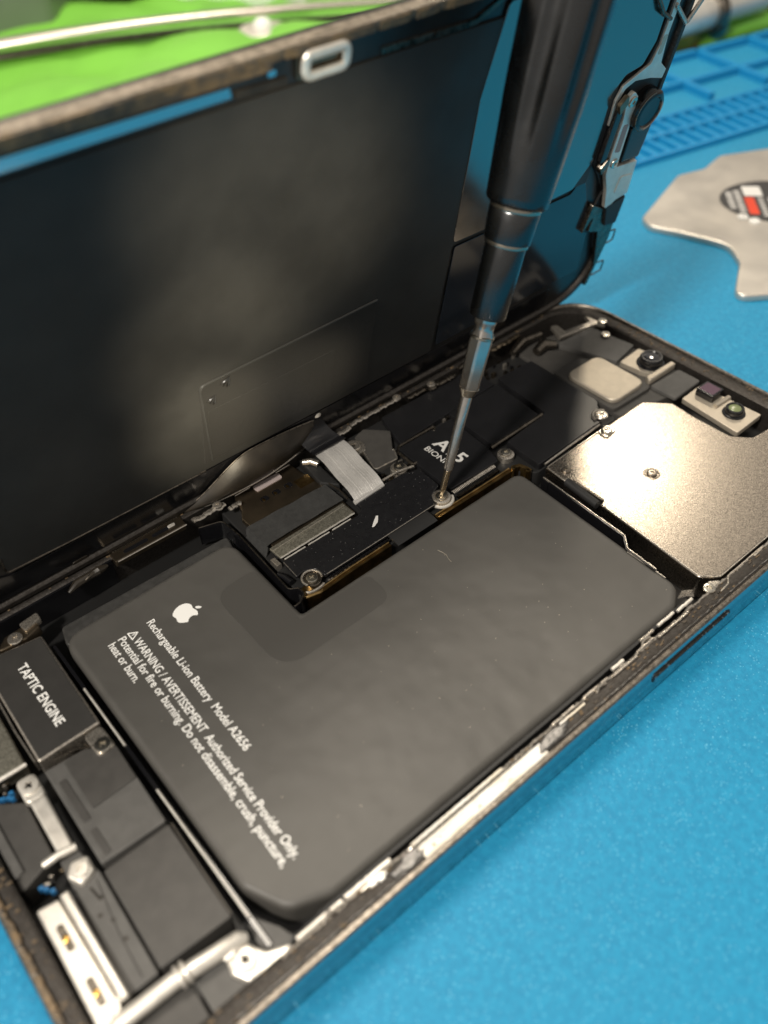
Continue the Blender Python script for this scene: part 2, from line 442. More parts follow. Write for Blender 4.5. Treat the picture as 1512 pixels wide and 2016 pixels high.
def rod(a, b, r0, r1, z0, z1):
    P = []; Rr = []
    for i in range(25):
        t = i/24; P.append((a[0]+(b[0]-a[0])*t, a[1]+(b[1]-a[1])*t, z0+(z1-z0)*t+3.0*math.sin(t*math.pi))); Rr.append(r0+(r1-r0)*t)
    return P, Rr
tw = thing('tweezers', 'long slim silver metal tweezers lying across the green sheet', 'tweezers', (150, 300, 3))
P, Rr = rod((96, 334), (262, 250), 3.4, 2.0, 6, 7)
obj('arm', G().tube(P, Rr, 14, flat=0.6), STEEL, tw)
P, Rr = rod((97, 336), (263, 252), 3.0, 1.6, 1.5, 2)
obj('arm', G().tube(P, Rr, 12, flat=0.4), DARKST, tw)
cp = thing('glint_dome', 'white dome standing in for a bright glint beside the tweezers on the green sheet', 'glint', (204, 270, 5))  # made-up dome; its white colour stands in for a glint
obj('dome', G().lathe([(3.6, 0), (3.6, 1.5), (3.3, 2.6), (2.6, 3.5), (1.4, 4.2), (0.2, 4.4)], (204, 270, 5), n=28), PRINT, cp)
obj('flange', G().lathe([(9.0, -1), (9.0, 0.6), (8.4, 1.0), (6.3, 1.1)], (204, 270, 5), n=28), BEAD, cp)
rows = []
for i in range(18):
    t = i/17; rows.append([(196+30*t+j*3.0, 318-44*t+j*2.2, 9+5*noise.noise(Vector((t*4, j*.7, 2)))+2*math.sin(j*1.3)) for j in range(6)])
tag(obj('clear_bag', G().sheet(rows, .2), CLEAR, smooth=180), 'crumpled strip of clear plastic bag behind the tweezers', 'bag')
g = G(); g.slab(rp([(118, 352), (156, 344), (196, 392), (150, 430)], 8), 2, 34, 5, 4)
tag(obj('plastic_tub', g, PALE), 'grey-green plastic tub at the back left on the green sheet', 'tub')
g = G(); g.tube([(170, 372, 10), (186, 352, 9), (196, 351, 9), (214, 362, 10), (235, 372, 12)], [4, 6.5, 7, 6.5, 5], 14)
tag(obj('black_tool', g, BLKM), 'black rounded tool at the top edge lying on the green sheet', 'tool')

pl = thing('cable_connector', 'round metal cable connector with olive brass base behind the blue mat', 'connector', (318, 168, 0))
cx_ = (0.985, -0.12, 0.0)
obj('barrel', G().lathe([(4.6, -6), (5.6, -4.5), (5.6, 16), (4.8, 17.5), (4.8, 44), (4, 46)], (300, 161, 9), cx_, 36), BEAD, pl)
obj('collar_ring', G().lathe([(5.5, 0), (6.6, 0.8), (6.6, 4.5), (5.5, 5.2)], (316, 159.1, 9), cx_, 36), DARKST, pl)
g = G(); g.slab(rp([(296, 170), (292, 162), (308, 157.5), (318, 159), (318, 168)], 2.5), -2, 4, 1.2, 3)
obj('base', g, OLIVE, pl)
obj('barrel_shade', G().lathe([(4, -4), (5.0, -3), (5.0, 3), (4, 4)], (324, 160, 3.4), (0.8, 0.4, 0.1), 28), TEAL, pl)  # solid teal piece painted as the shadow by the barrel
g = G(); g.slab(rp([(339, 161), (430, 138), (450, 215), (362, 236)], 2), -1, 40, 2, 3)
tag(obj('card_box', g, BOXG), 'grey-brown cardboard box at the top right corner', 'box')

# the silver opening plate on the mat
op = thing('opening_plate', 'irregular silver metal opening plate with black oval sticker on blue mat', 'pry plate', (215, 75, 0))
g = G(); g.slab(rp([(193, 88.5, 3), (219, 97, 4), (227, 94.5, 3), (237, 96.5, 4), (262, 84, 6), (262, 60, 6), (215, 40, 8), (186, 46, 5), (178, 51.5, 5),
                    (192, 59.5, 5), (197, 66, 6), (193.5, 78, 5), (191, 84.5, 3)], 4, 8), 0.1, 1.5, 0.4, 3)
obj('plate', g, TOOLP, op)
# oval sticker frame: long axis follows the print
oa = Vector((0.72, 0.69)).normalized(); ob = Vector((0.69, -0.72)).normalized(); oc = Vector((224.3, 70.1))
def ov(u, v): q = oc+oa*u+ob*v; return (q.x, q.y)
n = 48
g = G(); g.slab([ov(11.5*math.cos(2*math.pi*i/n), 14.5*math.sin(2*math.pi*i/n)) for i in range(n)], 1.5, 1.62, 0.03)
st = obj('sticker', g, STICK, op)
def strip(name, u0, v0, u1, v1, m, z=1.64): obj(name, G().slab(rp([ov(u0, v0), ov(u1, v0), ov(u1, v1), ov(u0, v1)], 0.3), z-0.04, z+0.02, 0.01), m, st)
for v0, v1, a, b in ((-12.6, -11.0, -4.6, 3.2), (-10.5, -8.9, -6.6, 5.8)):
    k = 0
    u = a
    while u < b:
        w_ = 0.9+0.5*((k*7) % 3)/2; strip('print_mark', u, v0, u+w_, v1, PRINTG); u += w_+0.45; k += 1
strip('red_print', -7.4, -8.3, 1.8, -5.9, RED)
strip('white_print', 2.6, -8.0, 8.0, -3.4, PRINT)
for v0 in (-5.0, -2.6, -0.2, 2.2, 4.6, 7.0):
    for i in range(7): strip('print_mark', -8.4+i*1.5, v0, -7.5+i*1.5, v0+1.3, PRINTG)
for x, y in ((210.4, 71.2), (210.6, 68.0)):
    obj('sparkle_ring', G().lathe([(1.35, 1.4), (1.35, 1.9), (1.0, 2.2), (0.55, 2.25), (0.5, 1.8)], (x, y, 0), n=18), PRINT, op)  # white rings stand in for out-of-focus sparkles on the plate

# ================================================================== the phone body
ph = thing('opened_phone', 'opened phone body lying on the blue mat, battery and circuit parts exposed', 'phone', (73, 36, 0))
XL, YW = 146.7, 71.5
def rrz(o, z, r=11.5, n=14): return [(x, y, z) for x, y in rr(o, o, XL-o, YW-o, max(0.5, r-o), n)]
g = G(); g.loops([rrz(0.9, 0.05), rrz(0.35, 0.2), rrz(0.0, 0.7), rrz(0.0, 6.45), rrz(0.10, 6.75), rrz(0.35, 6.95), rrz(0.75, 6.98), rrz(0.95, 6.7), rrz(0.95, 1.3)])
band = obj('side_band', g, BAND, ph)
g = G(); g.loops([rrz(0.06, 6.80), rrz(0.30, 7.03), rrz(0.80, 7.05), rrz(1.02, 6.75), rrz(1.02, 6.2)])
obj('lip', g, LIP, band)
g = G(); g.slab(rr(0.93, 0.93, XL-0.93, YW-0.93, 10.6, 10), 0.06, 1.3, 0)
obj('back_plate', g, FLOOR, ph)
# ledge (gasket seat) round the opening
def ringz(x0, y0, x1, y1, r, z): return [(x, y, z) for x, y in rr(x0, y0, x1, y1, r, 14)]
g = G(); g.loops([ringz(1.0, 1.0, XL-1.0, YW-1.0, 10.5, 6.0), ringz(1.0, 1.0, XL-1.0, YW-1.0, 10.5, 6.55), ringz(1.4, 1.5, XL-1.5, YW-1.3, 10.0, 6.72),
                  ringz(2.6, 3.1, 143.4, 69.4, 8.6, 6.66), ringz(2.95, 3.55, 143.0, 69.1, 8.2, 6.45), ringz(3.0, 3.65, 142.9, 69.0, 8.2, 1.3)])
led = obj('rim_ledge', g, LEDGE, ph)
# residue crumbs along the ledge
g = G()
for i in range(420):
    side = random.random()
    if side < 0.45: x, y = random.uniform(8, 138), random.uniform(1.2, 3.3)
    elif side < 0.65: x, y = random.uniform(1.2, 2.8), random.uniform(8, 62)
    elif side < 0.85: x, y = random.uniform(143.6, 145.4), random.uniform(10, 62)
    else: x, y = random.uniform(10, 136), random.uniform(69.3, 70.3)
    s_ = random.uniform(0.06, 0.22); g.box(x-s_*random.uniform(.6, 2.4), y-s_*.6, 6.6, x+s_*random.uniform(.6, 2.4), y+s_*.6, 6.72+s_*0.7, 0.05)
o = obj('residue', g, RUST, led); o['kind'] = 'stuff'
g = G()
for i in range(60):
    y = random.uniform(8, 32); s_ = random.uniform(0.15, 0.45)
    g.box(0.5-s_*.4, y-s_, 6.7, 0.9+s_*.5, y+s_*1.2, 7.02+s_*0.35, 0.1)
o = obj('adhesive_bead', g, RUST, band); o['kind'] = 'stuff'
g = G()
P = []; Rr = []
for i in range(330):
    x = 22+i*0.36; nn = noise.noise(Vector((x*.9, 0.3, 2))); P.append((x, 3.25+.22*nn+.12*noise.noise(Vector((x*3, 1, 2))), 6.66+.10*noise.noise(Vector((x*2.1, 5, 2)))))
    Rr.append(max(.07, .19+.20*noise.noise(Vector((x*1.7, 8, 2)))+.08*noise.noise(Vector((x*5, 8, 2)))))
g.tube(P, Rr, 7, flat=.8); obj('ragged_seam', g, STEEL, led)
g = G(); P = []; Rr = []
for i in range(400):
    x = 14+i*0.32; P.append((x, 1.35+.12*noise.noise(Vector((x*.8, 3, 4))), 6.74+.05*noise.noise(Vector((x*2.3, 9, 2)))))
    Rr.append(max(.02, .06+.12*noise.noise(Vector((x*1.9, 1, 7)))))
g.tube(P, Rr, 6, flat=.8); obj('ragged_seam', g, WELD, led)
# side button on the near face
yb = -0.34
g = G()
prof = rr(82.6, 3.35, 100.1, 5.15, 0.9, 6)
g.slab(prof, -0.36, 0.05, 0.16, 3)
MB_ = Matrix(((1, 0, 0, 0), (0, 0, 1, 0), (0, 1, 0, 0), (0, 0, 0, 1)))
obj('side_button', g, BAND, band, M=MB_)
g = G(); g.slab(rr(82.35, 3.12, 100.35, 5.38, 1.1, 6), -0.06, 0.02, 0.03); obj('button_gap', g, BLKM, band, M=Matrix(((1, 0, 0, 0), (0, 0, 1, -0.01), (0, 1, 0, 0), (0, 0, 0, 1))))
g = G()
for i in range(60):
    x = random.uniform(83, 99.7); s_ = random.uniform(0.05, 0.2); g.box(x-s_*2, -0.40, 4.95, x+s_*2, -0.10, 5.16+s_*0.15, 0.03)
o = obj('worn_edge', g, LEDGE, band); o['kind'] = 'stuff'

# bright channel in the near edge
rows = []
for i in range(44):
    x = 41.2+i*(62.0-41.2)/43; w = 0.06*math.sin(i*1.3)+0.04*math.sin(i*3.1)
    row = []
    for j in range(9):
        t = j/8; y = 0.95+t*1.55; z = 7.10-0.30*math.sin(t*math.pi)**0.8+0.05*t+w*0.3*math.sin(t*6)
        row.append((x, y, z))
    rows.append(row)
obj('bright_channel', G().sheet(rows, 0.12), GUT, ph)
g = G(); P = [(40.8+i*20.4/40, 2.78+0.05*math.sin(i*2.1), 6.95+0.05*math.sin(i*1.7)) for i in range(41)]
g.tube(P, 0.17, 8); obj('channel_rail', g, STEEL, ph)
g = G(); P = [(41+i*15/30, 3.30+0.03*math.sin(i*2.7), 6.72) for i in range(31)]; g.tube(P, 0.22, 8); obj('channel_rail', g, GUT, ph)
for x, y, rx, ry in ((39.4, 2.0, 2.6, .9), (64.0, 2.1, 3.0, .9)):
    g = G(); pts = []
    for i in range(22):
        t = 2*math.pi*i/22; k = 1+0.75*noise.noise(Vector((x+1.6*math.cos(t), 1.6*math.sin(t), 2)))+.3*noise.noise(Vector((x+5*math.cos(t), 5*math.sin(t), 7))); pts.append((x+rx*k*math.cos(t), y+ry*k*math.sin(t)))
    g.slab(pts, 6.4, 7.05, 0.35, 4); obj('weld_spot', g, WELD, ph)
g = G()
for i in range(14):
    x = 35.5+random.uniform(-1.2, 1.2); y = 2.9+random.uniform(-.3, .3); s_ = random.uniform(.1, .28); g.box(x-s_*1.6, y-s_, 6.6, x+s_*1.6, y+s_, 6.85+s_*.6, .08)
o = obj('solder_flake', g, GUT, ph); o['kind'] = 'stuff'
# spring clips along the near inner wall
for x0, x1, y, w, z, m in ((24.4, 30.8, 3.75, .42, 6.5, BEAD), (31.2, 37.9, 3.7, .5, 6.7, BEAD), (33.0, 36.5, 3.0, .35, 6.85, STEEL), (65.5, 69.6, 3.35, .36, 6.75, STEEL),
                           (66.2, 71.0, 2.75, .22, 6.85, GUT), (71.6, 76.4, 3.35, .35, 6.8, STEEL), (77.2, 82.2, 3.0, .30, 6.85, STEEL), (78.0, 80.4, 3.9, .45, 6.6, BEAD), (82.8, 86.3, 3.4, .3, 6.9, STEEL),
                           (84.6, 87.6, 4.35, .38, 6.7, STEEL), (87.0, 93.8, 3.0, .28, 6.9, STEEL), (88.6, 92.2, 4.4, .4, 6.75, BEAD), (92.8, 96.3, 4.2, .42, 6.75, BEAD)):
    g = G(); n_ = int((x1-x0)*3); P = [(x0+(x1-x0)*i/n_, y+0.08*noise.noise(Vector((x0+i*.7, y, 1))), z+0.07*noise.noise(Vector((x0+i*.9, 4, y)))) for i in range(n_+1)]
    g.tube(P, w*0.62, 8, flat=0.8); obj('spring_clip', g, m, ph)
for x, y in ((74.6, 3.0), (85.2, 3.9), (94.2, 3.2), (28.6, 3.3)):
    g = G(); g.tube([(x-1.0, y-.25, 6.7), (x-.5, y+.1, 6.95), (x+.3, y+.15, 7.0), (x+.9, y-.1, 6.8), (x+1.1, y+.35, 6.75)], [.16, .24, .3, .22, .14], 7); obj('clip_tongue', g, STEEL, ph)
g = G(); g.wall([(24, 4.15), (40, 4.4), (70, 4.4), (96, 4.7)], 1.3, 6.35, 0.35); obj('inner_wall', g, BLKM, ph)
g = G(); g.wall([(28, 4.75), (40, 4.85), (70, 4.85), (94, 5.1)], 1.3, 5.7, 0.12); obj('inner_wall', g, BLKM, ph)

# ---------------------------------------------------------------- battery
bp_ = rp([(23.0, 13.0, 3.0), (25.6, 7.4, 3.0), (31.0, 5.2, 3.0), (94.5, 5.2, 3), (98.0, 7.6, 3.0), (98.9, 41.2, 2.2), (52.6, 41.2, 0.5), (52.9, 60.9, 3.0), (23.2, 60.9, 3.4)], 1, 8)
g = G(); g.slab(bp_, 1.4, 5.6, 1.0, 7)
bat = obj('battery', g, BATT, ph, smooth=60)
g = G(); g.slab(rp([(23.4, 60.2), (52.8, 60.2), (53.6, 63.4), (24.4, 64.2)], 0.8), 1.4, 4.0, 0.3, 3)
obj('seam_flap', g, FLAP, bat)
g = G(); g.slab(rp([(44.4, 34.3, 4.5), (64.6, 34.3, 3.5), (64.6, 40.15, 1.0), (51.6, 40.15, .3), (51.9, 52.9, 1.0), (44.4, 52.9, 4.5)], 1, 8), 5.55, 5.63, 0.03)
obj('adhesive_patch', g, PATCH, bat)
XD, YD = (0, -1, 0), (1, 0, 0)
XT, YT = (-0.034, -0.9994, 0), (0.9994, -0.034, 0)      # print on the battery runs a little askew
zt = 5.612
text('lettering', 'Rechargeable Li-ion Battery  Model A2656', (34.15, 54.9, zt), XT, YT, 27.4, 1.22, PRINT, bat, 0.008)
text('lettering', 'WARNING / AVERTISSEMENT  Authorized Service Provider Only.', (31.0, 53.2, zt), XT, YT, 41.6, 1.22, PRINT, bat, 0.008)
text('lettering', 'Potential for fire or burning. Do not disassemble, crush, puncture,', (29.4, 54.9, zt), XT, YT, 43.2, 1.22, PRINT, bat, 0.008)
text('lettering', 'heat or burn.', (27.8, 54.9, zt), XT, YT, 8.3, 1.22, PRINT, bat, 0.008)
def tri_ring(c, r0, r1):
    g = G(); o_ = []; i_ = []
    P0 = rp([(c[0]+r0*math.cos(a), c[1]+r0*math.sin(a)) for a in (0, 2*math.pi/3, 4*math.pi/3)], 0.14, 3)
    P1 = rp([(c[0]+r1*math.cos(a), c[1]+r1*math.sin(a)) for a in (0, 2*math.pi/3, 4*math.pi/3)], 0.05, 3)
    return g.loops([[(x, y, zt-.01) for x, y in P0], [(x, y, zt+.01) for x, y in P0], [(x, y, zt+.01) for x, y in P1], [(x, y, zt-.01) for x, y in P1]])
obj('warning_triangle', tri_ring((31.5, 54.25), 1.02, 0.66), PRINT, bat)
g = G(); g.box(31.4, 54.2, zt-.01, 31.95, 54.32, zt+.01, 0); g.box(31.13, 54.2, zt-.01, 31.27, 54.32, zt+.01, 0); obj('exclamation_mark', g, PRINT, bat)
ap = [(50, 74), (58, 76), (67, 79), (76, 78), (84, 74), (89, 69), (83, 64), (79, 57), (78, 49), (80, 41), (85, 34), (92, 30), (88, 20), (81, 9), (74, 2), (67, 0), (58, 2), (50, 4), (42, 2), (33, 0), (26, 3), (17, 13), (10, 27), (7, 42), (9, 57), (15, 68), (24, 75), (33, 78), (42, 76)]
def logo(pts): return rp([(37.75+v*0.0415, 54.75-u*0.0415) for u, v in pts], 0.3, 3)
g = G(); g.slab(logo(ap), zt-.02, zt+.01, 0); g.slab(rp([(37.75+v*0.0415, 54.75-u*0.0415) for u, v in [(50, 81), (51, 90), (57, 97), (67, 102), (67, 93), (60, 84)]], 0.1, 3), zt-.02, zt+.01, 0)
obj('logo', g, PRINT, bat)
g = G(); g.tube([(76.0, 36.8, 5.63), (76.2, 36.0, 5.66), (76.3, 35.2, 5.66), (76.0, 34.4, 5.65), (75.9, 33.6, 5.63)], .035, 5); obj('hair', g, BEIGE, bat)
g = G()
for i in range(70):
    x, y = random.uniform(26, 96), random.uniform(8, 39); s_ = random.uniform(.02, .055); g.box(x-s_, y-s_, 5.6, x+s_*random.uniform(.8, 2), y+s_, 5.62, .01)
o = obj('dust', g, BEIGE, bat); o['kind'] = 'stuff'
# battery surround rails
g = G(); g.wall([(21.9, 5.6), (21.9, 60.5)], 1.3, 5.3, 0.5); obj('battery_rail', g, BLK, ph)
for y0, y1 in ((38.8, 50.6), (9.6, 30.4)):
    g = G(); g.tube([(21.85, y0+(y1-y0)*i/8, 5.42) for i in range(9)], 0.17, 8); obj('rail_edge', g, BEAD, ph)
def arc(pts, n=6): return rp(pts, 0.9, n)
pth = rp([(50.2, 66.2, .1), (54.0, 65.0, 1.2), (54.3, 60.6, .8), (53.6, 45.8, .8), (54.9, 45.0, .6), (54.9, 43.6, .6), (53.4, 42.6, .6), (52.4, 42.5, .1)], .6, 6)
pth = [p for p in pth]
g = G(); g.wall(pth, 2.2, 5.95, 0.32); rw = obj('battery_rail', g, BLK, ph)
g = G(); g.tube([(x, y, 5.98) for x, y in pth], 0.10, 6); obj('rail_edge', g, DARKST, rw)
pth = rp([(100.4, 38.6, .1), (99.7, 19.2, .6), (97.9, 17.2, .6), (97.5, 9.6, .1)], .5, 5)
g = G(); g.wall(pth, 1.4, 5.9, 0.45); rw = obj('battery_rail', g, BLK, ph)
g = G(); g.tube([(x+.1, y, 5.93) for x, y in pth], 0.10, 6); obj('rail_edge', g, STEEL, rw)
g = G(); g.tube([(97.2+(99.0-97.2)*0+.35, 9.6+i*0.6, 5.72) for i in range(13)], 0.09, 6); obj('rail_edge', g, STEEL, rw)

# ---------------------------------------------------------------- logic board and its shields
g = G(); g.slab(rp([(54.6, 43.4), (98.5, 43.2), (101.5, 39.2), (123, 39.5), (124, 66), (90, 68.5), (55.5, 68.6)], 1), 1.3, 4.7, 0.2)
board = obj('logic_board', g, BLKM, ph)
# brass edges
for pts, z in (([(57.4, 43.0), (64, 43.3), (71.6, 43.35)], 5.0), ([(81.2, 42.9), (90, 42.75), (98.3, 42.7)], 5.0)):
    g = G(); g.wall(pts, 2.5, z, 0.9); obj('brass_edge', g, BRASS, board)
    g = G(); g.tube([(x, y+.25, z+.12) for x, y in pts], 0.2, 8); obj('brass_bead', g, BRASS, board)
g = G(); g.wall(rp([(98.3, 42.7), (100.0, 42.0), (100.6, 39.4)], .6, 5), 2.5, 5.6, 0.7); obj('brass_edge', g, BRASS, board)
g = G(); g.slab(rp([(54.8, 43.2), (57.6, 42.5), (58.6, 43.6), (56.6, 45.6), (55.0, 45.4)], .7), 2.5, 5.2, 0.4, 3); obj('brass_corner', g, BRASS, board)
# black tab folding down to the battery
g = G(); rows = []
for i in range(7):
    t = i/6; rows.append([(71.9+j*8.4/8+(.2*t), 44.6-2.9*t, 6.05-0.5*t*t) for j in range(9)])
obj('black_tab', G().sheet(rows, 0.3), BLKM, board)

g = G(); g.slab(rp([(55.8, 46.7, .3), (57.2, 47.0, .6), (59.0, 46.2, .6), (59.3, 44.1, .3), (82.3, 44.2, .6), (83.2, 46.2, 1.2), (85.8, 47.2, .6), (86.1, 52.3, .4), (83.0, 53.4, .3), (79.2, 53.6, .3), (72.9, 53.4, .4), (72.6, 51.5, .8), (71.0, 50.75, .4), (56.0, 50.75, .3)], .3, 5), 5.75, 6.3, 0.14, 3)
cov = obj('connector_cover', g, COVER, ph)
g = G(); g.slab(rp([(71.5, 46.95), (72.6, 47.4), (73.6, 48.5), (73.2, 48.65), (72.0, 47.8), (71.1, 47.1)], .1, 2), 6.29, 6.315, 0); obj('scuff_mark', g, PRINTG, cov)
g = G(); g.tube([(59.6, 44.12, 6.27), (70, 44.16, 6.28), (82.0, 44.22, 6.27)], .07, 6); obj('edge_highlight', g, STEEL, cov)  # thin steel tubes laid on as the specular lines of the edge
g = G(); g.tube([(55.9, 46.9, 6.25), (56.1, 50.5, 6.25)], .07, 6); obj('edge_highlight', g, STEEL, cov)
# folded silver edge of the cover and corner screw
for x0, x1 in ((56.6, 60.6), (61.2, 65.4), (66.0, 69.8)):
    g = G(); g.tube([(x0+(x1-x0)*i/6, 50.95, 6.22+.03*math.sin(i*2)) for i in range(7)], 0.12, 6); obj('folded_edge', g, BEAD, cov)
g = G(); g.tube([(57.5+1.55*math.cos(t), 45.1+1.55*math.sin(t), 6.15) for t in [math.radians(a) for a in range(-30, 215, 12)]], 0.2, 8); obj('screw_boss', g, STEEL, cov)
g = G(); g.lathe([(1.5, 5.2), (1.5, 5.95), (1.2, 6.05)], (57.5, 45.1, 0), n=24); obj('screw_seat', g, DARKST, cov)
screw(57.5, 45.1, 6.0, 0.95, cov)
g = G(); g.tube([(57.2+math.cos(t)*1.7, 43.9+math.sin(t)*.6, 5.4) for t in [math.radians(a) for a in range(180, 340, 16)]], 0.25, 8); obj('solder_lip', g, STEEL, cov)
# the screw under the driver
g = G(); g.lathe([(1.6, 5.2), (1.6, 6.15), (1.35, 6.3), (1.15, 6.3), (1.1, 6.1)], (84.3, 45.0, 0), n=28); obj('screw_boss', g, STEEL, cov)
screw(84.3, 45.0, 6.05, 1.0, cov, rot=0.1)
g = G(); g.tube([(84.3+1.9*math.cos(t), 44.8+1.7*math.sin(t), 5.5) for t in [math.radians(a) for a in range(190, 350, 12)]], 0.3, 8); obj('solder_lip', g, BEAD, cov)
# crimped edge under the cover
g = G()
for i in range(46): x = 59.8+i*0.26; g.box(x, 43.62+.08*math.sin(i*1.9), 5.3, x+0.16, 43.95, 5.75+.08*math.sin(i*2.7), .03)
o = obj('crimped_edge', g, BLK, board); o['kind'] = 'stuff'
g = G(); P = [(59.5+i*.5, 43.75, 5.15+.04*math.sin(i)) for i in range(24)]; g.tube(P, .16, 6); obj('edge_wire', g, STEEL, board)

# SIM cage
g = G(); g.slab(rp([(57.0, 51.9), (71.6, 51.9), (71.9, 59.5), (71.0, 64.0), (70.6, 69.0), (58.8, 68.9), (57.8, 65.0), (56.8, 63.5)], .4), 3.0, 5.75, 0.15)
sim = obj('card_cage', g, BROWN, ph)
g = G(); g.tube([(58.9, 68.7, 5.8), (62, 68.75, 5.8)], .1, 6); obj('cage_lip', g, STEEL, sim)
g = G(); g.tube([(67.4, 68.8, 5.8), (70.4, 68.9, 5.8)], .1, 6); obj('cage_lip', g, STEEL, sim)
for x in (62.3, 64.7, 67.2):
    M_ = Matrix.Translation((x, 64.75, 0))
    g = G(); g.slab(rr(-.75, -.62, .75, .62, .5, 5), 5.70, 5.765, 0.02); sl = obj('slot', g, BLK, sim, M=M_)
    g = G(); g.slab(rr(-.55, -.5, .0, .30, .25, 4), 5.74, 5.785, 0.02); obj('contact', g, BRASS, sl, M=M_)
g = G(); g.slab(rr(62.3, 66.9, 67.6, 68.5, .45, 4), 5.74, 5.95, 0.06); obj('pink_pad', g, PINK, sim)
g = G(); g.slab(rr(68.3, 62.6, 71.3, 64.9, .1, 2), 5.72, 5.768, 0.02); obj('gold_patch', g, BRASS, sim)
# tape with its fold
rows = []
for i in range(26):
    t = i/25
    if t < .2: x = 54.5+1.7*math.sin(t/.2*math.pi/2); z = 6.2-2.6*(1-t/.2)**1.6
    else: x = 56.2+(t-.2)/.8*15.6; z = 6.2+.05*math.sin(t*17)
    y0 = 54.2+ (1.2*min(1, t/.25)); y1 = 61.0-.7*t+ (-.7 if t < .1 else 0)
    rows.append([(x, y0+(y1-y0)*j/8, z+.03*math.sin(j*1.7+i)) for j in range(9)])
obj('tape', G().sheet(rows, 0.18), TAPE, sim)
g = G(); g.slab(rp([(56.4, 51.9), (71.3, 51.9), (71.3, 55.0), (56.2, 54.7)], .15, 3), 5.6, 5.98, 0.12); st_ = obj('cage_lid', g, MOTT, sim)
g = G(); g.tube([(56.4+i*14.8/30, 51.75+.05*(i % 4 == 0), 5.98) for i in range(31)], 0.14, 6); obj('lid_edge', g, BEAD, st_)
g = G(); g.tube([(56.4, 53.9, 6.0), (71.2, 54.4, 6.0)], .06, 6); obj('lid_seam', g, STEEL, st_)
for y0, y1 in ((51.2, 52.6),):
    g = G(); g.box(55.0, 50.9, 3.5, 55.9, 52.8, 5.8, .15); obj('cage_hinge', g, STEEL, sim)
g = G(); g.tube([(54.4, 49.8, 5.2), (54.8, 48.6, 5.3), (55.0, 47.0, 5.3)], .55, 10); obj('black_sleeve', g, BLK, sim)

# silver flex to the display, black sleeve above it
def flexrow(t):
    y = 53.2+t*13.4; x0 = 72.7+1.8*t; x1 = 78.9+1.8*t
    z = 6.45+0.75*math.sin(t*math.pi*1.05)+0.75*t*t+0.36*math.sin(t*9.5)*(1-.6*t)
    return y, x0, x1, z
rows = []
for i in range(31):
    t = i/30; y, x0, x1, z = flexrow(t)
    rows.append([(x0+(x1-x0)*j/14, y, z+.05*math.sin(j*.9+t*3)) for j in range(15)])
fx = obj('flex_cable', G().sheet(rows[::-1], 0.12), FLEX, ph, smooth=60)
for u in (.12, .2, .28, .36, .52, .62, .7, .78, .86):
    P = []
    for i in range(31):
        t = i/30; y, x0, x1, z = flexrow(t); P.append((x0+(x1-x0)*u, y, z+.05*math.sin(u*14*.9+t*3)+.005))
    g = G(); g.tube(P, 0.045, 5); obj('flex_track', g, FLEXL if u not in (.28, .62) else FLEX, fx)
g = G(); g.slab(rp([(72.4, 52.9), (78.9, 53.1), (78.9, 53.8), (72.5, 53.7)], .1, 2), 6.2, 6.62, .1); obj('flex_end', g, FLEX, fx)
rows = []
for i in range(16):
    t = i/15
    y = 66.2+3.4*math.sin(t*math.pi/2)*0.95; z = 7.6+6.2*t*t*.9+.4*t; x0 = 74.2-2.2*t; x1 = 81.0-3.2*t
    rows.append([(x0+(x1-x0)*j/8, y, z) for j in range(9)])
obj('flex_sleeve', G().sheet(rows[::-1], 0.25), BLK, fx)
g = G(); g.lathe([(.9, 0), (1.0, .4), (.8, 1.0), (.3, 1.2)], (77.6, 69.8, 12.4), n=16); obj('flex_clip', g, BEAD, fx)
g = G(); g.slab(rp([(71.2, 61.0), (73.6, 58.0), (74.0, 65.5), (72.0, 68.6)], .4), 4.7, 6.4, .3); obj('connector_block', g, BLKM, board)
g = G(); g.tube([(72.0, 66.8, 6.7), (73.0, 65.8, 7.0), (73.6, 64.6, 6.8)], .6, 10); obj('foam_bead', g, STEEL, board)
g = G(); g.tube([(72.2, 60.8, 6.2), (72.6, 57.5, 6.35), (72.4, 55.0, 6.2)], .16, 6); obj('edge_wire', g, RIB, board)

# plates of the board
def plate(name, pts, z0, z1, m, par, r=.3, b=.1): return obj(name, G().slab(rp(pts, r, 4), z0, z1, b, 2), m, par)
gp = plate('shield_plate', [(80.6, 57.6), (85.4, 57.4), (86.5, 60.0), (89.4, 64.0), (86.0, 67.6), (83.4, 66.9), (82.4, 63.4)], 4.6, 5.8, PLAST, board, .5)
g = G(); g.tube([(x, y, 5.8) for x, y in rp([(82.3, 63.2, .3), (80.6, 57.8, .6), (85.4, 57.4, .5), (86.5, 59.6, .3)], .4, 4)], .15, 6); obj('shield_rim', g, STEEL, gp)
chip = plate('chip_cover', [(86.6, 45.2, .3), (97.6, 44.9, .3), (98.6, 48.2, .2), (99.4, 58.8, .2), (86.8, 59.0, .3)], 4.6, 6.15, SATIN, ph, .3)
g = G(); g.tube([(x, y, 6.0) for x, y in rp([(96.6, 59.3), (87.4, 59.4, .7), (86.4, 58.4, .7), (86.2, 53.8)], .5, 5)], .28, 8); obj('chip_rim', g, DARKST, chip)
text('lettering', 'A15', (92.15, 55.9, 6.165), XD, YD, 6.9, 2.45, PRINTG, chip, 0.02)
text('lettering', 'BIONIC', (90.15, 55.8, 6.165), XD, YD, 6.4, 1.15, PRINTG, chip, 0.005)
g = G()
for i in range(34): x = 86.6+i*.29; g.tube([(x, 44.9, 5.9), (x+.1, 44.6, 6.02), (x+.16, 44.3, 5.75)], .075, 5)
o = obj('coil_row', g, STEEL, chip); o['kind'] = 'stuff'
g = G()
for i in range(34): x = 86.8+i*.29; g.box(x, 43.5, 5.0, x+.17, 43.95, 5.55, .04)
o = obj('solder_row', g, DARKST, chip); o['kind'] = 'stuff'
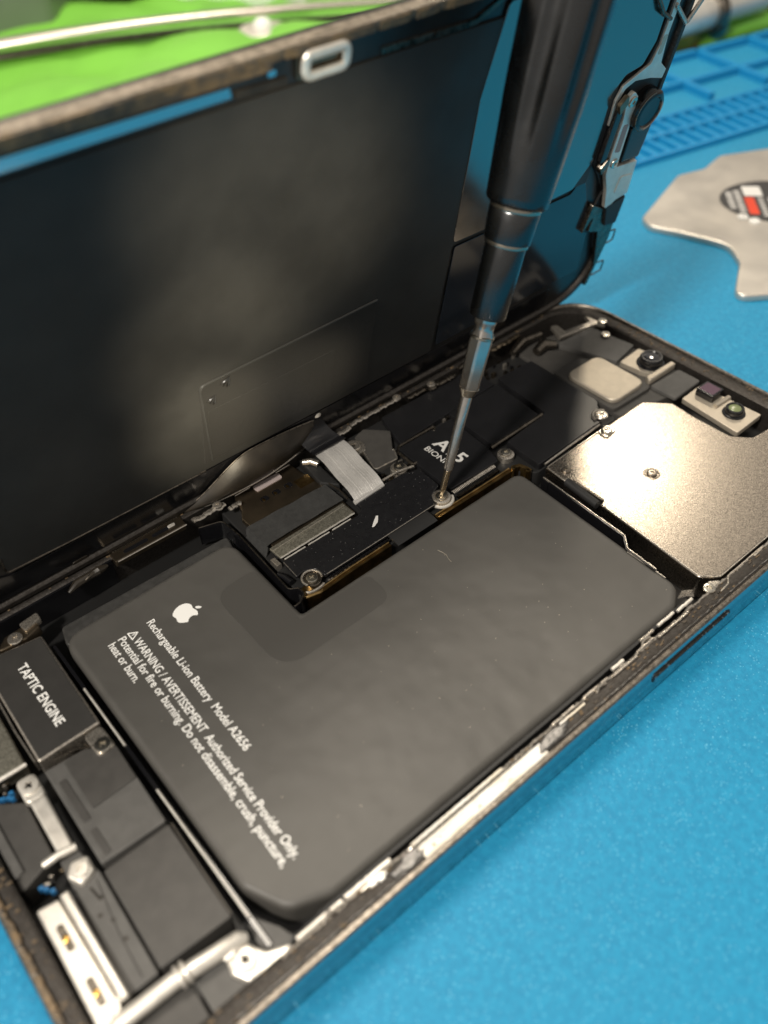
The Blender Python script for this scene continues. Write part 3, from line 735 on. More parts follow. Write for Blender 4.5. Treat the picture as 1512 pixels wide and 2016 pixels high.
p2 = plate('memory_cover', [(99.8, 48.6), (112.0, 48.9), (113.0, 60.5), (100.2, 60.2)], 4.6, 6.1, SATIN, ph, .25)
g = G(); g.tube([(98.9, 48.0, 6.3), (105, 48.1, 6.35), (112.2, 48.3, 6.35)], .36, 10); obj('cover_bar', g, DARKST, p2)
plate('back_cover', [(88.2, 59.9), (112.8, 60.9), (113, 67.6), (90.5, 67.8)], 4.6, 5.9, SATIN, board, .4)
p3 = plate('radio_cover', [(102.0, 39.5, .5), (102.3, 47.4, .3), (113.2, 48.4, .3), (114.3, 61.6, .4), (123.2, 61.2, .4), (122.9, 44.4, .4), (118.6, 39.9, .5)], 4.6, 6.15, SATIN, ph, .3)
g = G(); g.tube([(103.0, 39.05, 5.9), (112, 39.3, 6.2), (117.6, 39.4, 6.3)], .24, 8); obj('cover_rim', g, STEEL, p3)
screw(84.0, 55.4, 5.9, 1.0, board); screw(81.6, 64.8, 6.0, 1.25, board, STEEL); screw(100.2, 45.6, 5.9, 0.95, board)
g = G(); g.lathe([(1.5, 4.7), (1.5, 5.7), (1.2, 5.85)], (100.2, 45.6, 0), n=20); obj('screw_post', g, STEEL, board)
g = G(); g.lathe([(1.5, 4.7), (1.5, 5.7), (1.2, 5.85)], (84.0, 55.4, 0), n=20); obj('screw_post', g, STEEL, board)
g = G(); g.lathe([(2.0, 4.7), (2.0, 5.8), (1.6, 5.95)], (81.6, 64.8, 0), n=24); obj('screw_post', g, STEEL, board)
g = G(); g.tube([(79.4, 54.4, 6.3), (82.6, 54.4, 6.3), (85.8, 53.6, 6.3)], .22, 8); obj('edge_wire', g, STEEL, board)
for i in range(46):
    x, y = random.uniform(88.5, 101), random.uniform(59.9, 61.2)
    if i > 15: x, y = random.uniform(79.5, 86.2), random.uniform(53.9, 57.0)
    if i > 30: x, y = random.uniform(113.2, 123), random.uniform(62, 67)
    w_, h_ = random.uniform(.18, .42), random.uniform(.12, .25)
    obj('board_component', G().box(x-w_, y-h_, 4.6, x+w_, y+h_, random.uniform(5.2, 6.0), .05), random.choice((BLK, DARKST, STEEL, BROWN)), board)
# spring contacts along the hinge side
for x0, x1, y, w, z, m in ((78.8, 83.6, 68.3, .5, 6.9, STEEL), (84.2, 95.6, 68.9, .42, 7.0, STEEL), (97.2, 101.2, 68.2, .5, 6.6, DARKST), (102.2, 108.6, 67.6, .6, 6.6, DARKST),
                           (110.5, 118, 68.6, .5, 6.8, DARKST), (119.5, 127, 68.4, .55, 6.7, BROWN), (56.2, 58.6, 66.3, .5, 6.2, STEEL), (50.2, 56.2, 67.6, .6, 6.5, STEEL)):
    g = G(); n_ = int((x1-x0)*3); P = [(x0+(x1-x0)*i/n_, y+.35*noise.noise(Vector((x0+i*.5, y, 1))), z+.3*noise.noise(Vector((x0+i*.55, 4, y)))) for i in range(n_+1)]
    Rr = [w*(.7+.6*abs(noise.noise(Vector((i*.61, x0, 3))))) for i in range(n_+1)]
    g.tube(P, Rr, 8, flat=.8); obj('spring_contact', g, m, ph)
screw(55.0, 67.7, 6.85, 0.8, ph, STEEL); screw(95.4, 69.1, 7.1, .8, ph, STEEL); screw(103.0, 68.0, 6.9, .8, ph, STEEL)

# ---------------------------------------------------------------- top end: earpiece, front camera parts
g = G(); g.slab(rp([(123.4, 38.6), (142.6, 36), (142.6, 64), (124.2, 67)], 2), 1.3, 5.0, .3); fr = obj('sensor_bracket', g, PLAST, ph)
plate('speaker_plate', [(131.2, 61.9), (140.8, 61.2), (142.2, 51.2), (135.4, 50.0)], 5.0, 5.9, PLAST2, fr, .5)
g = G(); g.slab(rp([(123.6, 56), (131, 56), (134.5, 40.5), (123.2, 40.8)], 1.2), 5.0, 5.75, .25); obj('dark_frame', g, PLAST, fr)
g = G(); g.slab(rp([(134.2, 41.0), (142.4, 40.6), (142.4, 35.6), (134.4, 35.4)], .6), 5.0, 5.6, .2); obj('dark_frame', g, PLAST2, fr)
g = G(); g.slab(rr(124.4, 41.7, 133.6, 53.5, 2.0, 8), 5.6, 6.5, .3, 4); obj('metal_pad', g, BEIGE, ph)
g = G(); g.slab(rp([(133.0, 62.6), (134.6, 66.6), (136.0, 66.0), (135.4, 63.2), (141.8, 62.4), (142.6, 64.8), (144.3, 63.4), (143.9, 59.6), (142.7, 59.2), (142.0, 60.8)], .4), 5.6, 6.35, .2); zb = obj('hook_bracket', g, STEEL, ph)
screw(143.4, 60.4, 6.4, 0.95, zb); screw(140.5, 57.1, 6.1, 0.95, zb)
g = G(); g.tube([(126, 62.5, 6.2), (128.6, 63.0, 6.6), (130.5, 61.4, 6.3)], [.9, 1.2, .8], 10); obj('cable_knuckle', g, DARKST, ph)
g = G(); g.tube([(122, 65.2, 6.4), (126, 66.2, 6.9), (131, 66.0, 6.4)], [.6, .9, .6], 10); obj('cable_knuckle', g, DARKST, ph)
def lens(x, y, r, top, parent, glass, ring=True):
    b_ = obj('lens_barrel', G().lathe([(r, 4.5), (r, 6.0), (r*.96, 6.15), (r*.80, 6.25), (r*.80, top-.25), (r*.74, top), (r*.60, top), (r*.55, top-.15)], (x, y, 0), n=36), BLK, parent)
    obj('lens_glass', G().lathe([(r*.56, top-.2), (r*.5, top-.08), (r*.3, top+.02), (r*.06, top+.05)], (x, y, 0), n=28), glass, b_)
l1 = plate('camera_bracket', [(135.5, 49.4), (141.8, 49.8), (142.4, 46), (137.0, 42.6), (136.0, 45.0)], 5.0, 6.0, BEIGE, ph, .4)
lens(139.6, 45.2, 2.75, 7.6, l1, GLASSL)
g = G(); g.slab(rp([(134.2, 41.4, .6), (135.0, 42.8, .6), (142.4, 42.6, .4), (142.4, 41.4, .4)], .4), 5.4, 6.5, .25, 3); obj('bracket_finger', g, BEIGE, l1)
l2 = plate('camera_bracket', [(133.9, 21.9), (134.9, 34.4), (140.6, 34.6), (141.4, 22.0)], 5.0, 5.95, BEIGE, ph, .4)
lens(138.2, 25.6, 2.1, 7.2, l2, GREENL)
sb = obj('sensor_block', G().slab(rr(137.6, 29.9, 141.0, 33.6, .3, 3), 5.5, 7.4, .15), BLK, l2)
obj('sensor_window', G().slab(rr(138.0, 30.3, 140.6, 33.2, .2, 3), 7.38, 7.43, .02), PURP, sb)
g = G(); g.tube([(137.2, 28.9, 6.1), (141.2, 28.7, 6.1)], .45, 8); obj('bracket_finger', g, BEIGE, l2)

# camera shield
shp = [(102.3, 38.3, .3), (117.0, 38.5, .2), (128.6, 38.7, 1.0), (132.4, 34.6, 1.0), (132.0, 29.4, .8), (132.2, 22.2, 1.0), (134.6, 19.4, 1.5), (142.2, 18.6, .5), (142.4, 9.5, 3), (139.4, 4.1, 3), (103.4, 4.0, 1.3), (101.0, 6.2, 1.0), (102.1, 26.2, .2), (103.1, 26.6, .2), (103.1, 33.4, .2), (102.1, 33.8, .3)]
g = G(); g.slab(rp(shp, .5, 6), 1.4, 6.2, .35, 4); sh = obj('camera_shield', g, SHIELD, ph)
pth = rp([(103.1, 33.8, .2), (102.2, 34.2, .2), (102.5, 38.1, .5), (117.5, 38.4, .2)], .3, 4)
pt2 = rp([(102.3, 26.0, .2), (101.2, 6.4, 1.2), (103.4, 4.2, 1.2), (116, 4.2, .2)], 1.2, 6)
for pp in (pth, pt2):
    g = G(); g.tube([(x, y, 6.12) for x, y in pp], .13, 6); obj('shield_rim', g, STEEL, sh)
def dimple(x, y, r):
    g = G(); g.lathe([(r*.8, 6.19), (r*.86, 6.24), (r*.95, 6.27), (r*1.08, 6.25), (r*1.16, 6.195)], (x, y, 0), n=30); g.f = [f for f in g.f if len(f) == 4]; obj('dimple_rim', g, SHIELD, sh)
    g = G(); g.lathe([(r*.84, 6.16), (r*.84, 6.215)], (x, y, 0), n=30); obj('dimple_shade', g, DARKST, sh)
    screw(x, y, 6.2, r*.72, sh, SHIELD)
dimple(104.2, 35.4, 1.05); dimple(114.2, 25.2, 1.25)
g = G(); g.slab(rp([(115.4, 36.0), (118.8, 36.4), (118.4, 38.6), (115.8, 38.4)], .7), 6.15, 6.45, .12); obj('screw_tab', g, STEEL, sh)
screw(117.0, 37.3, 6.42, 1.0, sh); screw(119.8, 40.8, 6.35, 1.2, p3, STEEL)
g = G(); g.tube([(119.8+1.6*math.cos(t), 40.8+1.6*math.sin(t), 6.3) for t in [math.radians(a) for a in range(20, 200, 15)]], .3, 8); obj('screw_boss', g, STEEL, p3)
g = G(); g.tube([(102.1, 33.3, 6.3), (101.6, 26.3, 6.3)], .75, 12); obj('black_clip', g, BLKM, ph)
g = G(); g.slab(rp([(98.0, 2.5), (101.0, 4.8), (102.6, 3.6), (101.0, 2.0)], .5), 5.4, 6.6, .2); cb = obj('corner_bracket', g, STEEL, ph)
screw(99.8, 3.7, 6.6, 0.95, cb)
g = G(); g.tube([(x, y, 6.75) for x, y in rp([(116, 3.4), (103.8, 3.3, .4), (102.6, 2.4, .5), (98.6, 2.1, .5)], .5, 5)], .14, 6); obj('bracket_rim', g, STEEL, cb)
g = G()
for i in range(5): g.tube([(96.2+i*.35, 6.2+i*.1, 5.2), (96.8+i*.4, 5.4, 5.9), (97.8+i*.2, 4.7+.2*i, 5.6)], .12, 6)
obj('torn_foil', g, STEEL, ph)

# ---------------------------------------------------------------- bottom end: haptic motor, speaker, brackets
tp = [(12.0, 43.6, .4), (20.9, 43.7, .4), (21.3, 62.8, .4), (16.0, 63.6, .8), (12.4, 63.8, .6)]
g = G(); g.slab(rp(tp, .4, 4), 1.4, 6.2, .3, 3); ta = obj('haptic_motor', g, STEEL, ph)
g = G(); g.slab(inset(rp(tp, .4, 4), .32), 6.15, 6.28, .06); obj('motor_sticker', g, TAPT, ta)
text('lettering', 'TAPTIC ENGINE', (16.15, 59.6, 6.285), XD, YD, 12.7, 1.35, PRINT, ta, 0.015)
screw(19.6, 40.4, 6.0, 1.15, ta); g = G(); g.slab(rp([(18.2, 43.4), (20.8, 43.4), (20.9, 39.4), (18.4, 39.2)], .7), 5.4, 6.0, .15); obj('motor_lug', g, STEEL, ta)
g = G(); g.tube([(13.6, 42.9, 6.0), (16.5, 42.3, 6.1), (18.2, 41.5, 5.9), (17.6, 42.6, 6.1), (14.4, 43.1, 6.1)], .16, 6); obj('motor_wire', g, DARKST, ta)
g = G(); g.wall([(11.7, 44), (11.6, 50), (11.9, 58)], 4.0, 6.1, .25); obj('motor_lip', g, STEEL, ta)

spk = obj('speaker_box', G().slab(rp([(11.9, 26.3, .4), (20.6, 26.0, .4), (21.0, 39.4, .4), (17.6, 41.9, .4), (12.0, 42.4, .4)], .4), 1.4, 5.5, .2), PLAST2, ph)
obj('speaker_panel', G().slab(rp([(14.4, 33.4), (20.7, 33.6), (20.9, 39.6), (17.5, 41.6), (14.5, 41.7)], .3), 5.3, 5.72, .1), PLAST, spk)
obj('speaker_panel', G().slab(rp([(11.3, 11.3), (20.4, 10.9), (20.6, 25.4), (11.7, 25.4)], .4), 1.4, 5.7, .2), PLAST, spk)
obj('speaker_panel', G().slab(rp([(7.4, 11.2), (11.0, 11.2), (11.4, 25.6), (10.6, 30), (8.2, 30)], .3), 1.4, 5.45, .2), PLAST2, spk)
obj('speaker_panel', G().slab(rp([(4.5, 3.9), (13.0, 3.8), (13.2, 8.2), (5.5, 8.2)], .5), 1.4, 5.2, .2), PLAST, spk)
obj('speaker_panel', G().slab(rp([(13.4, 3.8), (18.5, 3.8), (19.5, 8.0), (13.5, 8.1)], .5), 1.4, 5.3, .2), PLAST2, spk)
obj('speaker_panel', G().slab(rp([(20.5, 4.2), (24.8, 4.3), (24.0, 6.8), (22.4, 9.4), (21.4, 9.4)], .5), 1.4, 4.9, .2), PLAST2, spk)
obj('panel_edge', G().tube([(20.5, 11.2, 5.6), (20.9, 25.2, 5.6)], .16, 6), RIB, spk)
for x, y in ((9.0, 21.0), (9.9, 19.6), (10.0, 16.8), (10.2, 22.8)):
    obj('copper_dot', G().lathe([(.28, 5.4), (.28, 5.47), (.2, 5.5)], (x, y, 0), n=12), RIB, spk)
obj('port_panel', G().slab(rp([(3.2, 29.4), (8.0, 31.0), (8.4, 40.0), (3.3, 44.0)], .4), 1.4, 5.4, .2), PLAST, ph)
obj('port_panel', G().slab(rp([(3.2, 31.2), (4.5, 31.6), (4.6, 43.0), (3.3, 43.6)], .3), 1.4, 5.8, .2), PLAST2, ph)

db = obj('port_bracket', G().slab(rp([(3.6, 26.0, .4), (6.2, 25.6, .4), (6.3, 10.4, .3), (4.4, 9.2, .4), (3.3, 10.6, .4)], .4), 4.6, 6.2, .3, 3), BEAD, ph)
for y in (21.2, 13.9):
    sl = obj('slot', G().slab(rr(4.45, y-2.0, 5.35, y+1.6, .42, 5), 6.15, 6.215, .02), DARKST, db)
    obj('gold_pad', G().lathe([(.42, 6.2), (.42, 6.35), (.25, 6.45)], (4.9, y-.4, 0), n=14), GOLD, sl)
obj('bracket_bar', G().slab(rr(6.45, 10.8, 7.5, 25.6, .3, 4), 4.6, 6.75, .35, 4), BEAD, db)
obj('bracket_end', G().slab(rp([(4.9, 9.6), (6.2, 10.2), (6.6, 11.6), (5.4, 11.9)], .3), 5.8, 6.7, .2), BEAD, db)
tb = obj('coax_tube', G().tube([(3.4, 8.6, 6.1), (5.2, 9.1, 6.5), (12, 8.9, 6.6), (19.6, 8.0, 6.5), (20.3, 7.7, 6.1)], [.9, 1.0, 1.0, .95, .6], 14, flat=.8), BEAD, ph)
for x in (12.5, 13.3): obj('crimp_band', G().tube([(x+.12*math.sin(t*0)+0, 8.85+1.12*math.cos(t), 6.6+.95*math.sin(t)) for t in [i*2*math.pi/20 for i in range(20)]], .27, 8, closed=True, up=(1, 0, 0)), BEAD, tb)
n2 = obj('corner_bracket', G().slab(rp([(17.3, 7.4), (20.0, 7.4), (21.2, 5.2), (24.2, 3.9), (22.4, 2.9), (18.0, 3.6), (16.9, 5.6)], .7), 4.5, 6.15, .4, 3), BEAD, ph)
screw(18.9, 5.8, 6.15, 1.35, n2, BEAD)
obj('bracket_pin', G().tube([(17.3, 7.3, 6.2), (18.3, 7.1, 6.7), (19.2, 7.2, 6.3)], .35, 8), BEAD, n2)
nb = obj('cable_bar', G().slab(rp([(8.5, 30.2), (10.4, 29.9), (10.8, 38.8), (8.7, 39.2)], .4), 5.2, 6.4, .35, 3), BEAD, ph)
obj('cross_bar', G().tube([(6.6, 30.4, 6.1), (8.5, 30.2, 6.5), (10.6, 29.9, 6.3)], .5, 10), BEAD, nb)
bl = obj('bar_foot', G().slab(rp([(8.0, 27.2), (9.2, 28.6), (11.2, 28.2), (11.0, 26.0), (9.0, 25.2)], .6), 5.0, 6.3, .4, 3), BEAD, nb)
screw(9.7, 27.0, 6.3, 1.05, bl, BEAD)
hd = obj('bar_head', G().slab(rp([(8.3, 39.0), (10.9, 38.8), (11.0, 42.8), (8.4, 43.0)], .9), 5.2, 6.2, .3, 3), BEAD, nb)
screw(9.7, 41.2, 6.2, 1.25, hd, BEAD)
obj('port_shield', G().slab(rp([(4.0, 44.9), (10.6, 44.7), (10.9, 51.5), (11.0, 60), (4.4, 60)], .4), 3.5, 6.1, .25, 3), MOTT, ph)
obj('shield_edge', G().tube([(4.0, 44.6, 6.2), (10.7, 44.4, 6.2)], .3, 8), BEAD, ph)
for dx, dy in ((5.6, 27.9), (6.1, 27.2), (5.2, 28.4), (6.4, 42.2), (7.0, 41.9), (7.5, 42.3), (5.9, 42.4), (7.3, 41.5)):
    obj('chip_capacitor', G().box(dx-.3, dy-.22, 4.9, dx+.3, dy+.22, 5.75, .08), CAPB, ph)
sc = obj('hinge_bracket', G().slab(rp([(14.8, 64.2), (17.0, 66.3), (21.6, 66.6), (22.0, 64.8), (19.4, 63.8)], .6), 4.2, 6.0, .3), BROWN, ph)
screw(18.1, 64.8, 6.0, 1.1, sc, STEEL)
obj('hinge_tab', G().slab(rp([(19.8, 65.0), (22.6, 65.8), (22.6, 67.2), (19.6, 66.8)], .3), 5.2, 6.4, .15), STEEL, sc)
for x, y, w_, h_ in ((13.2, 36.0, .5, 3.6), (13.2, 29.0, .45, 2.0)):
    obj('foam_pad', G().slab(rr(x-w_, y-h_, x+w_, y+h_, .3, 4), 5.45, 5.62, .06), PLAST, spk)
obj('film_edge', G().tube([(9.4, 12.0, 5.5), (9.7, 18, 5.5), (10.6, 25.0, 5.5)], .07, 6), PLAST, spk)
obj('copper_trace', G().tube([(9.6, 24.6, 5.5), (9.9, 22.6, 5.5)], .14, 6), RIB, spk)
for i in range(14):
    x, y = 4.6+random.uniform(0, 3.4), random.choice((28.6, 42.6, 43.6))+random.uniform(-.5, .5)
    obj('chip_component', G().box(x-.2, y-.15, 4.8, x+.2, y+.15, 5.5+random.uniform(0, .3), .05), random.choice((BLK, STEEL, BROWN)), ph)
# hinge-side rail, slotted plate and cable gasket
g = G(); g.wall([(14, 68.8), (30, 68.9), (36, 69.0)], 1.4, 6.5, .4); obj('hinge_wall', g, BLK, ph)
sp = obj('slotted_plate', G().slab(rp([(36.2, 67.7), (48.8, 67.5), (49.2, 70.2), (36.2, 70.4)], .25), 5.8, 6.9, .15), BROWN, ph)
for x0 in (38.2, 43.3):
    obj('slot', G().slab(rr(x0, 68.3, x0+4.3, 69.1, .38, 5), 6.86, 6.915, .02), BLK, sp)
obj('slot_pin', G().slab(rr(46.2, 68.4, 47.5, 69.0, .25, 4), 6.9, 7.1, .08), BEAD, sp)
obj('plate_edge', G().tube([(36.6, 67.65, 6.75), (48.9, 67.45, 6.75)], .14, 6), STEEL, sp)
g = G()
for i in range(26): x = 36.8+i*.46; g.box(x, 69.6, 6.88, x+.26, 70.05, 7.08, .04)
o = obj('tooth_row', g, RIB, sp); o['kind'] = 'stuff'
obj('glue_lump', G().tube([(28.0, 67.4, 6.3), (29.6, 67.9, 6.7), (31.6, 68.2, 6.5), (33.4, 68.0, 6.8), (35.0, 68.3, 6.5)], [.3, .7, .6, .75, .3], 9), RIB, ph)
obj('glue_lump', G().tube([(31.0, 67.6, 6.7), (32.4, 67.9, 7.1), (33.8, 67.6, 6.8)], [.15, .3, .15], 8), DARKST, ph)

# ================================================================== the lifted display
dA = math.radians(77)
DM = Matrix(((1, 0, 0, 0), (0, -math.cos(dA), -math.sin(dA), 70.3), (0, math.sin(dA), -math.cos(dA), 7.0), (0, 0, 0, 1)))
dp = thing('lifted_display', 'phone display panel tilted up on its edge, black inner side facing camera', 'display', (76, 70.3, 7))
DX0, DX1, DD = 2.6, 149.0, 72.0
def dobj(name, g, m, parent=None, **k): return obj(name, g, m, parent or dp, M=DM, **k)
gl = dobj('glass_panel', G().slab(rr(DX0, 0, DX1, DD, 11, 12), -2.0, -0.35, .25, 3), DBEZ)
def drr(o, z, r=11): return [(x, y, z) for x, y in rr(DX0+o, o, DX1-o, DD-o, r-o*.8, 12)]
g = G(); g.loops([drr(0, -1.7), drr(0, .15), drr(.25, .4), drr(1.1, .4), drr(1.4, .1), drr(1.5, -.5)])
rim = dobj('panel_rim', g, LEDGE)
dobj('residue_strip', G().slab(rp([(13, DD-1.0), (139, DD-1.0), (139, DD+.05), (13, DD+.05)], .2), -1.2, .46, .15), RIMD, rim)
g = G()
for i in range(330):
    x = random.uniform(14, 138); s_ = random.uniform(.12, .4)
    g.box(x-s_*3, DD-1.1-s_*.4, .3, x+s_*3, DD-.25+s_*.2, .42+s_*.5, .08)
for i in range(60):
    x = random.uniform(34, 47); s_ = random.uniform(.2, .5); g.box(x-s_*2, DD-1.3, .3, x+s_*2, DD-.3+s_*.5, .5+s_*.6, .1)
o = obj('residue', g, RUST, rim, M=DM); o['kind'] = 'stuff'
g = G()
for i in range(200):
    x = random.uniform(36, 66); s_ = random.uniform(.1, .3)
    g.box(x-s_*4, DD-2.1-s_*.4, -.2, x+s_*4, DD-1.3, .1+s_*.4, .08)
o = obj('residue', g, RUST, rim, M=DM); o['kind'] = 'stuff'
# black film with its patches
fm = dobj('black_film', G().slab(rp([(21.4, 7.6, 1.2), (103.6, 7.0, 1), (103.2, 31, 1), (136, 31, .5), (136, 67.0, 1), (7.0, 67.2, 2), (7, 20, 2), (21.4, 19, 2)], 1, 6), -.4, 0.0, .08), FILM)
dobj('film_patch', G().slab(rp([(54.8, 9.0, .3), (88, 9.0, .3), (88, 26.9, .3), (54.8, 26.9, 1.2)], 1, 6), -.05, .12, .1, 3), FILM2, fm)
dobj('film_patch', G().slab(rp([(56.0, 9.6, .3), (80, 9.6, .3), (80, 20.6, .3), (56.0, 20.9, .3)], .3, 4), .1, .17, .05, 2), FILM2, fm)
dobj('film_ridge', G().tube([(x, y, .12) for x, y in rp([(56.2, 9.2, .1), (54.9, 26.8, 1.2), (88, 27.1, .1)], 1, 6)], .20, 8), FILM, fm)
for x, y, r_ in ((59.4, 25.4, 1.0), (56.9, 23.0, .9)):
    g = G()
    for k in range(3):
        a_ = .5+.35*k; dx, dy = math.cos(a_)*r_, math.sin(a_)*r_; ox = (k-1)*.32
        g.tube([(x-dx+ox, y-dy-ox, .10), (x-dx*.4+ox, y-dy*.3-ox, .26+.08*k), (x+dx*.3+ox, y+dy*.5-ox, .34-.06*k), (x+dx+ox, y+dy-ox, .10)], [.05, .2, .17, .05], 8)
    dobj('film_wrinkle', g, DBEZ, fm)
dobj('film_edge', G().tube([(x, y, .02) for x, y in rp([(7, 12.4, .1), (21.4, 12.0, .3), (21.5, 8.1, .8), (30.7, 7.7, .2), (56, 7.2, .1)], .5, 5)], .14, 6), DARKST, fm)
# lower band of the panel with gold label
dobj('lower_band', G().slab(rp([(9, 1.8), (136, 1.8), (136, 6.6), (22, 7.0), (12, 11.0), (9, 11)], .6), -.4, -.1, .08), BLK)
dobj('gold_label', G().slab(rr(30.6, 1.2, 33.2, 2.1, .45, 5), -.12, -.02, .02), RIB)
# ribbon bulging at the foot of the panel
rows = []
for i in range(34):
    t = i/33; x = 50.0+t*26.5
    top = .6+6.6*(0.5-0.5*math.cos(min(1, t/.5)*math.pi)) if t < .5 else 7.2-1.8*((t-.5)/.5)**2
    out = .4+2.6*math.sin(t*math.pi)
    rows.append([(x, -.6+(top+.6)*j/8, out*math.sin((j/8)*math.pi*.8+.5)) for j in range(9)])
rb = dobj('ribbon_cable', G().sheet(rows, .15), RIB, smooth=70)
dobj('ribbon_edge', G().tube([(r[-1][0], r[-1][1], r[-1][2]+.03) for r in rows], .13, 6), DARKST, rb)
dobj('ribbon_edge', G().tube([(r[1][0], r[1][1], r[1][2]+.05) for r in rows], .16, 6), STEEL, rb)
# mirror-bright channel and loop at the far edge
dobj('mirror_channel', G().slab(rp([(14, 67.9), (62.0, 67.9), (61.7, 69.2), (14, 69.6)], .2), -.45, -.08, .05), STRIP)
dobj('mirror_channel', G().slab(rp([(83.2, 67.3), (99.0, 67.2), (103.6, 69.4), (103.0, 69.9), (98.6, 68.0), (83.2, 68.2)], .2), -.45, -.08, .05), DARKST)
dobj('contact_pad', G().slab(rr(66.6, 68.9, 67.8, 69.7, .3, 4), -.3, -.02, .05), STRIP)
dobj('channel_step', G().slab(rp([(62.4, 67.6), (69.4, 67.3), (69.4, 68.4), (62.4, 68.6)], .2), -.4, -.05, .08), RIB)
g = G(); g.tube([(x, y, .75) for x, y in rr(71.2, 68.2, 77.0, 70.6, .9, 6)], .62, 10, closed=True, flat=.7); lp = dobj('latch_loop', g, BEAD)
dobj('latch_base', G().slab(rr(70.4, 67.5, 77.8, 71.3, .8, 5), -.4, .25, .12), BROWN, lp)
# mirror foil with its notch for the sensor strip
dobj('mirror_foil', G().slab(rp([(103.2, 31.6, .9), (127.5, 30.9, .5), (132.2, 31.0, .8), (135.6, 35.6, .6), (134.6, 48.0, 1.0), (136.8, 50.6, 1.2), (140.6, 51.2, 1.2), (142.2, 54.8, .8), (141.6, 69.0, .8), (104.4, 69.0, 1), (102.5, 56, 1)], .8, 6), -.1, .12, .06), FOIL)
dobj('blue_film', G().slab(rp([(104.5, 8), (143.8, 8), (141.6, 20), (138.5, 26), (135.0, 33), (132.4, 29.8), (104, 30.4)], .6, 5), -.3, -.04, .05), FOILB)
ss = dobj('sensor_strip', G().slab(rp([(136.2, 34.6), (135.6, 47.6), (137.6, 49.6), (141.6, 50.4), (142.8, 54.8), (142.6, 71), (145.6, 71), (145.6, 50), (148.0, 48.4), (148.4, 30), (148.6, 16), (146, 12), (144, 17), (140, 18.6), (140.6, 22), (142.4, 27)], .5, 4), -.4, .10, .08), BLKM)
br = dobj('sensor_bracket', G().slab(rp([(139.2, 32.2, .8), (138.9, 35.0, .5), (138.6, 43.0, .3), (137.8, 46.4, .8), (139.0, 48.0, .9), (140.6, 46.6, .5), (141.2, 42.8, .3), (141.9, 32.9, .2), (148.0, 32.2, .2), (148.8, 25.0, .3), (145.6, 24.6, .3), (143.6, 23.4, .4), (142.8, 24.0, .4), (141.2, 28.4, 1.0)], .4, 5), .6, 1.4, .15), BEAD, ss)
dobj('bracket_plate', G().slab(rp([(144.0, 26.6), (148.2, 26.0), (147.8, 29.6), (144.2, 30.2)], .6, 5), 1.38, 1.6, .1), BEAD, br)
dobj('bracket_plate', G().slab(rp([(139.4, 36.6), (140.9, 36.2), (140.6, 41.6), (139.3, 41.8)], .4, 4), 1.38, 1.46, .03), PINK, br)
screw(139.35, 46.0, 1.4, .95, br, SCREW, .2, DM); screw(140.4, 34.2, 1.4, .9, br, SCREW, .5, DM)
g = G(); g.lathe([(3.7, -.3), (3.7, 2.0), (3.3, 2.4), (2.7, 2.5), (2.5, 2.25), (.3, 2.2)], (144.3, 43.2, 0), n=36); ec = dobj('earpiece_cup', g, BLK, ss)
g = G(); g.tube([(144.3+3.4*math.cos(t), 43.2+3.4*math.sin(t), 2.3) for t in [math.radians(a) for a in range(90, 260, 10)]], .12, 6); dobj('cup_rim', g, DARKST, ec)
dobj('black_housing', G().slab(rp([(142.6, 33.6), (147.6, 33.2), (148.0, 40), (142.2, 41)], .4), 0, 1.5, .2), BLK, ss)
dobj('black_housing', G().slab(rp([(136.4, 35.2), (138.2, 35.0), (138.2, 44), (136.4, 47.4)], .4), 0, 1.2, .2), BLK, ss)
dobj('corner_clamp', G().slab(rp([(135.9, 46.2), (137.6, 47.8), (138.2, 46), (136.8, 44.2)], .4), .8, 1.6, .15), BROWN, ss)
dobj('corner_clamp', G().slab(rp([(136.8, 34.0), (138.6, 36.0), (139.0, 34.2), (137.6, 32.6)], .4), .4, 1.5, .15), DARKST, ss)
dobj('lower_flex', G().slab(rp([(138.9, 18.6), (141.0, 22.6), (141.0, 18.9), (144.3, 17.6), (147.6, 8.0), (146.6, 3), (147.6, 3), (149.2, 14), (148.6, 23.5), (143.4, 23.2), (139.6, 25.4)], .3), 0, .9, .12), DARKST, ss)
dobj('lower_shadow', G().slab(rp([(143.2, 24.0), (148.6, 24.6), (148.6, 18.4), (145.0, 19.0)], .4), .3, 1.5, .2), BLKM, ss)
dobj('frame_strip', G().slab(rp([(143.1, 71, .2), (144.5, 71, .2), (144.4, 55.5, .6), (145.4, 50.6, .6), (147.6, 49.0, .3), (147.4, 47.4, .3), (143.8, 48.4, .5), (139.6, 49.0, .8), (137.4, 48.2, .8), (136.6, 46.0, .5), (136.9, 42, .2), (136.2, 42, .2), (135.7, 46.6, .8), (136.6, 49.0, 1.0), (139.8, 50.2, .8), (142.4, 51.2, .8), (143.2, 54, .6)], .3), .08, .5, .1), BEAD, ss)
dobj('pale_label', G().slab(rr(143.25, 52.4, 144.3, 55.6, .45, 5), .48, .54, .02), BEIGE, ss)
for d0 in (11.8, 4.0):
    g = G(); g.tube([(x, y, -.2) for x, y in rp([(148.6, d0+3.0, .1), (152.6, d0+2.4, .5), (152.9, d0-.4, .5), (148.8, d0-.4, .1)], .5, 4)], .17, 6); dobj('wire_loop', g, DARKST, rim)
g = G(); g.tube([(x, y, .6) for x, y in rp([(143.5, 60.2, .3), (148.2, 56.4, .5), (150.6, 60, .5), (150.6, 68, .3)], .5, 4)], .4, 8); dobj('wire_loop', g, STEEL, rim)
g = G(); g.tube([(137.2, 63.2, .5), (140.0, 60.0, .8), (142.8, 58.4, .8)], .35, 8); dobj('wire_loop', g, DARKST, rim)

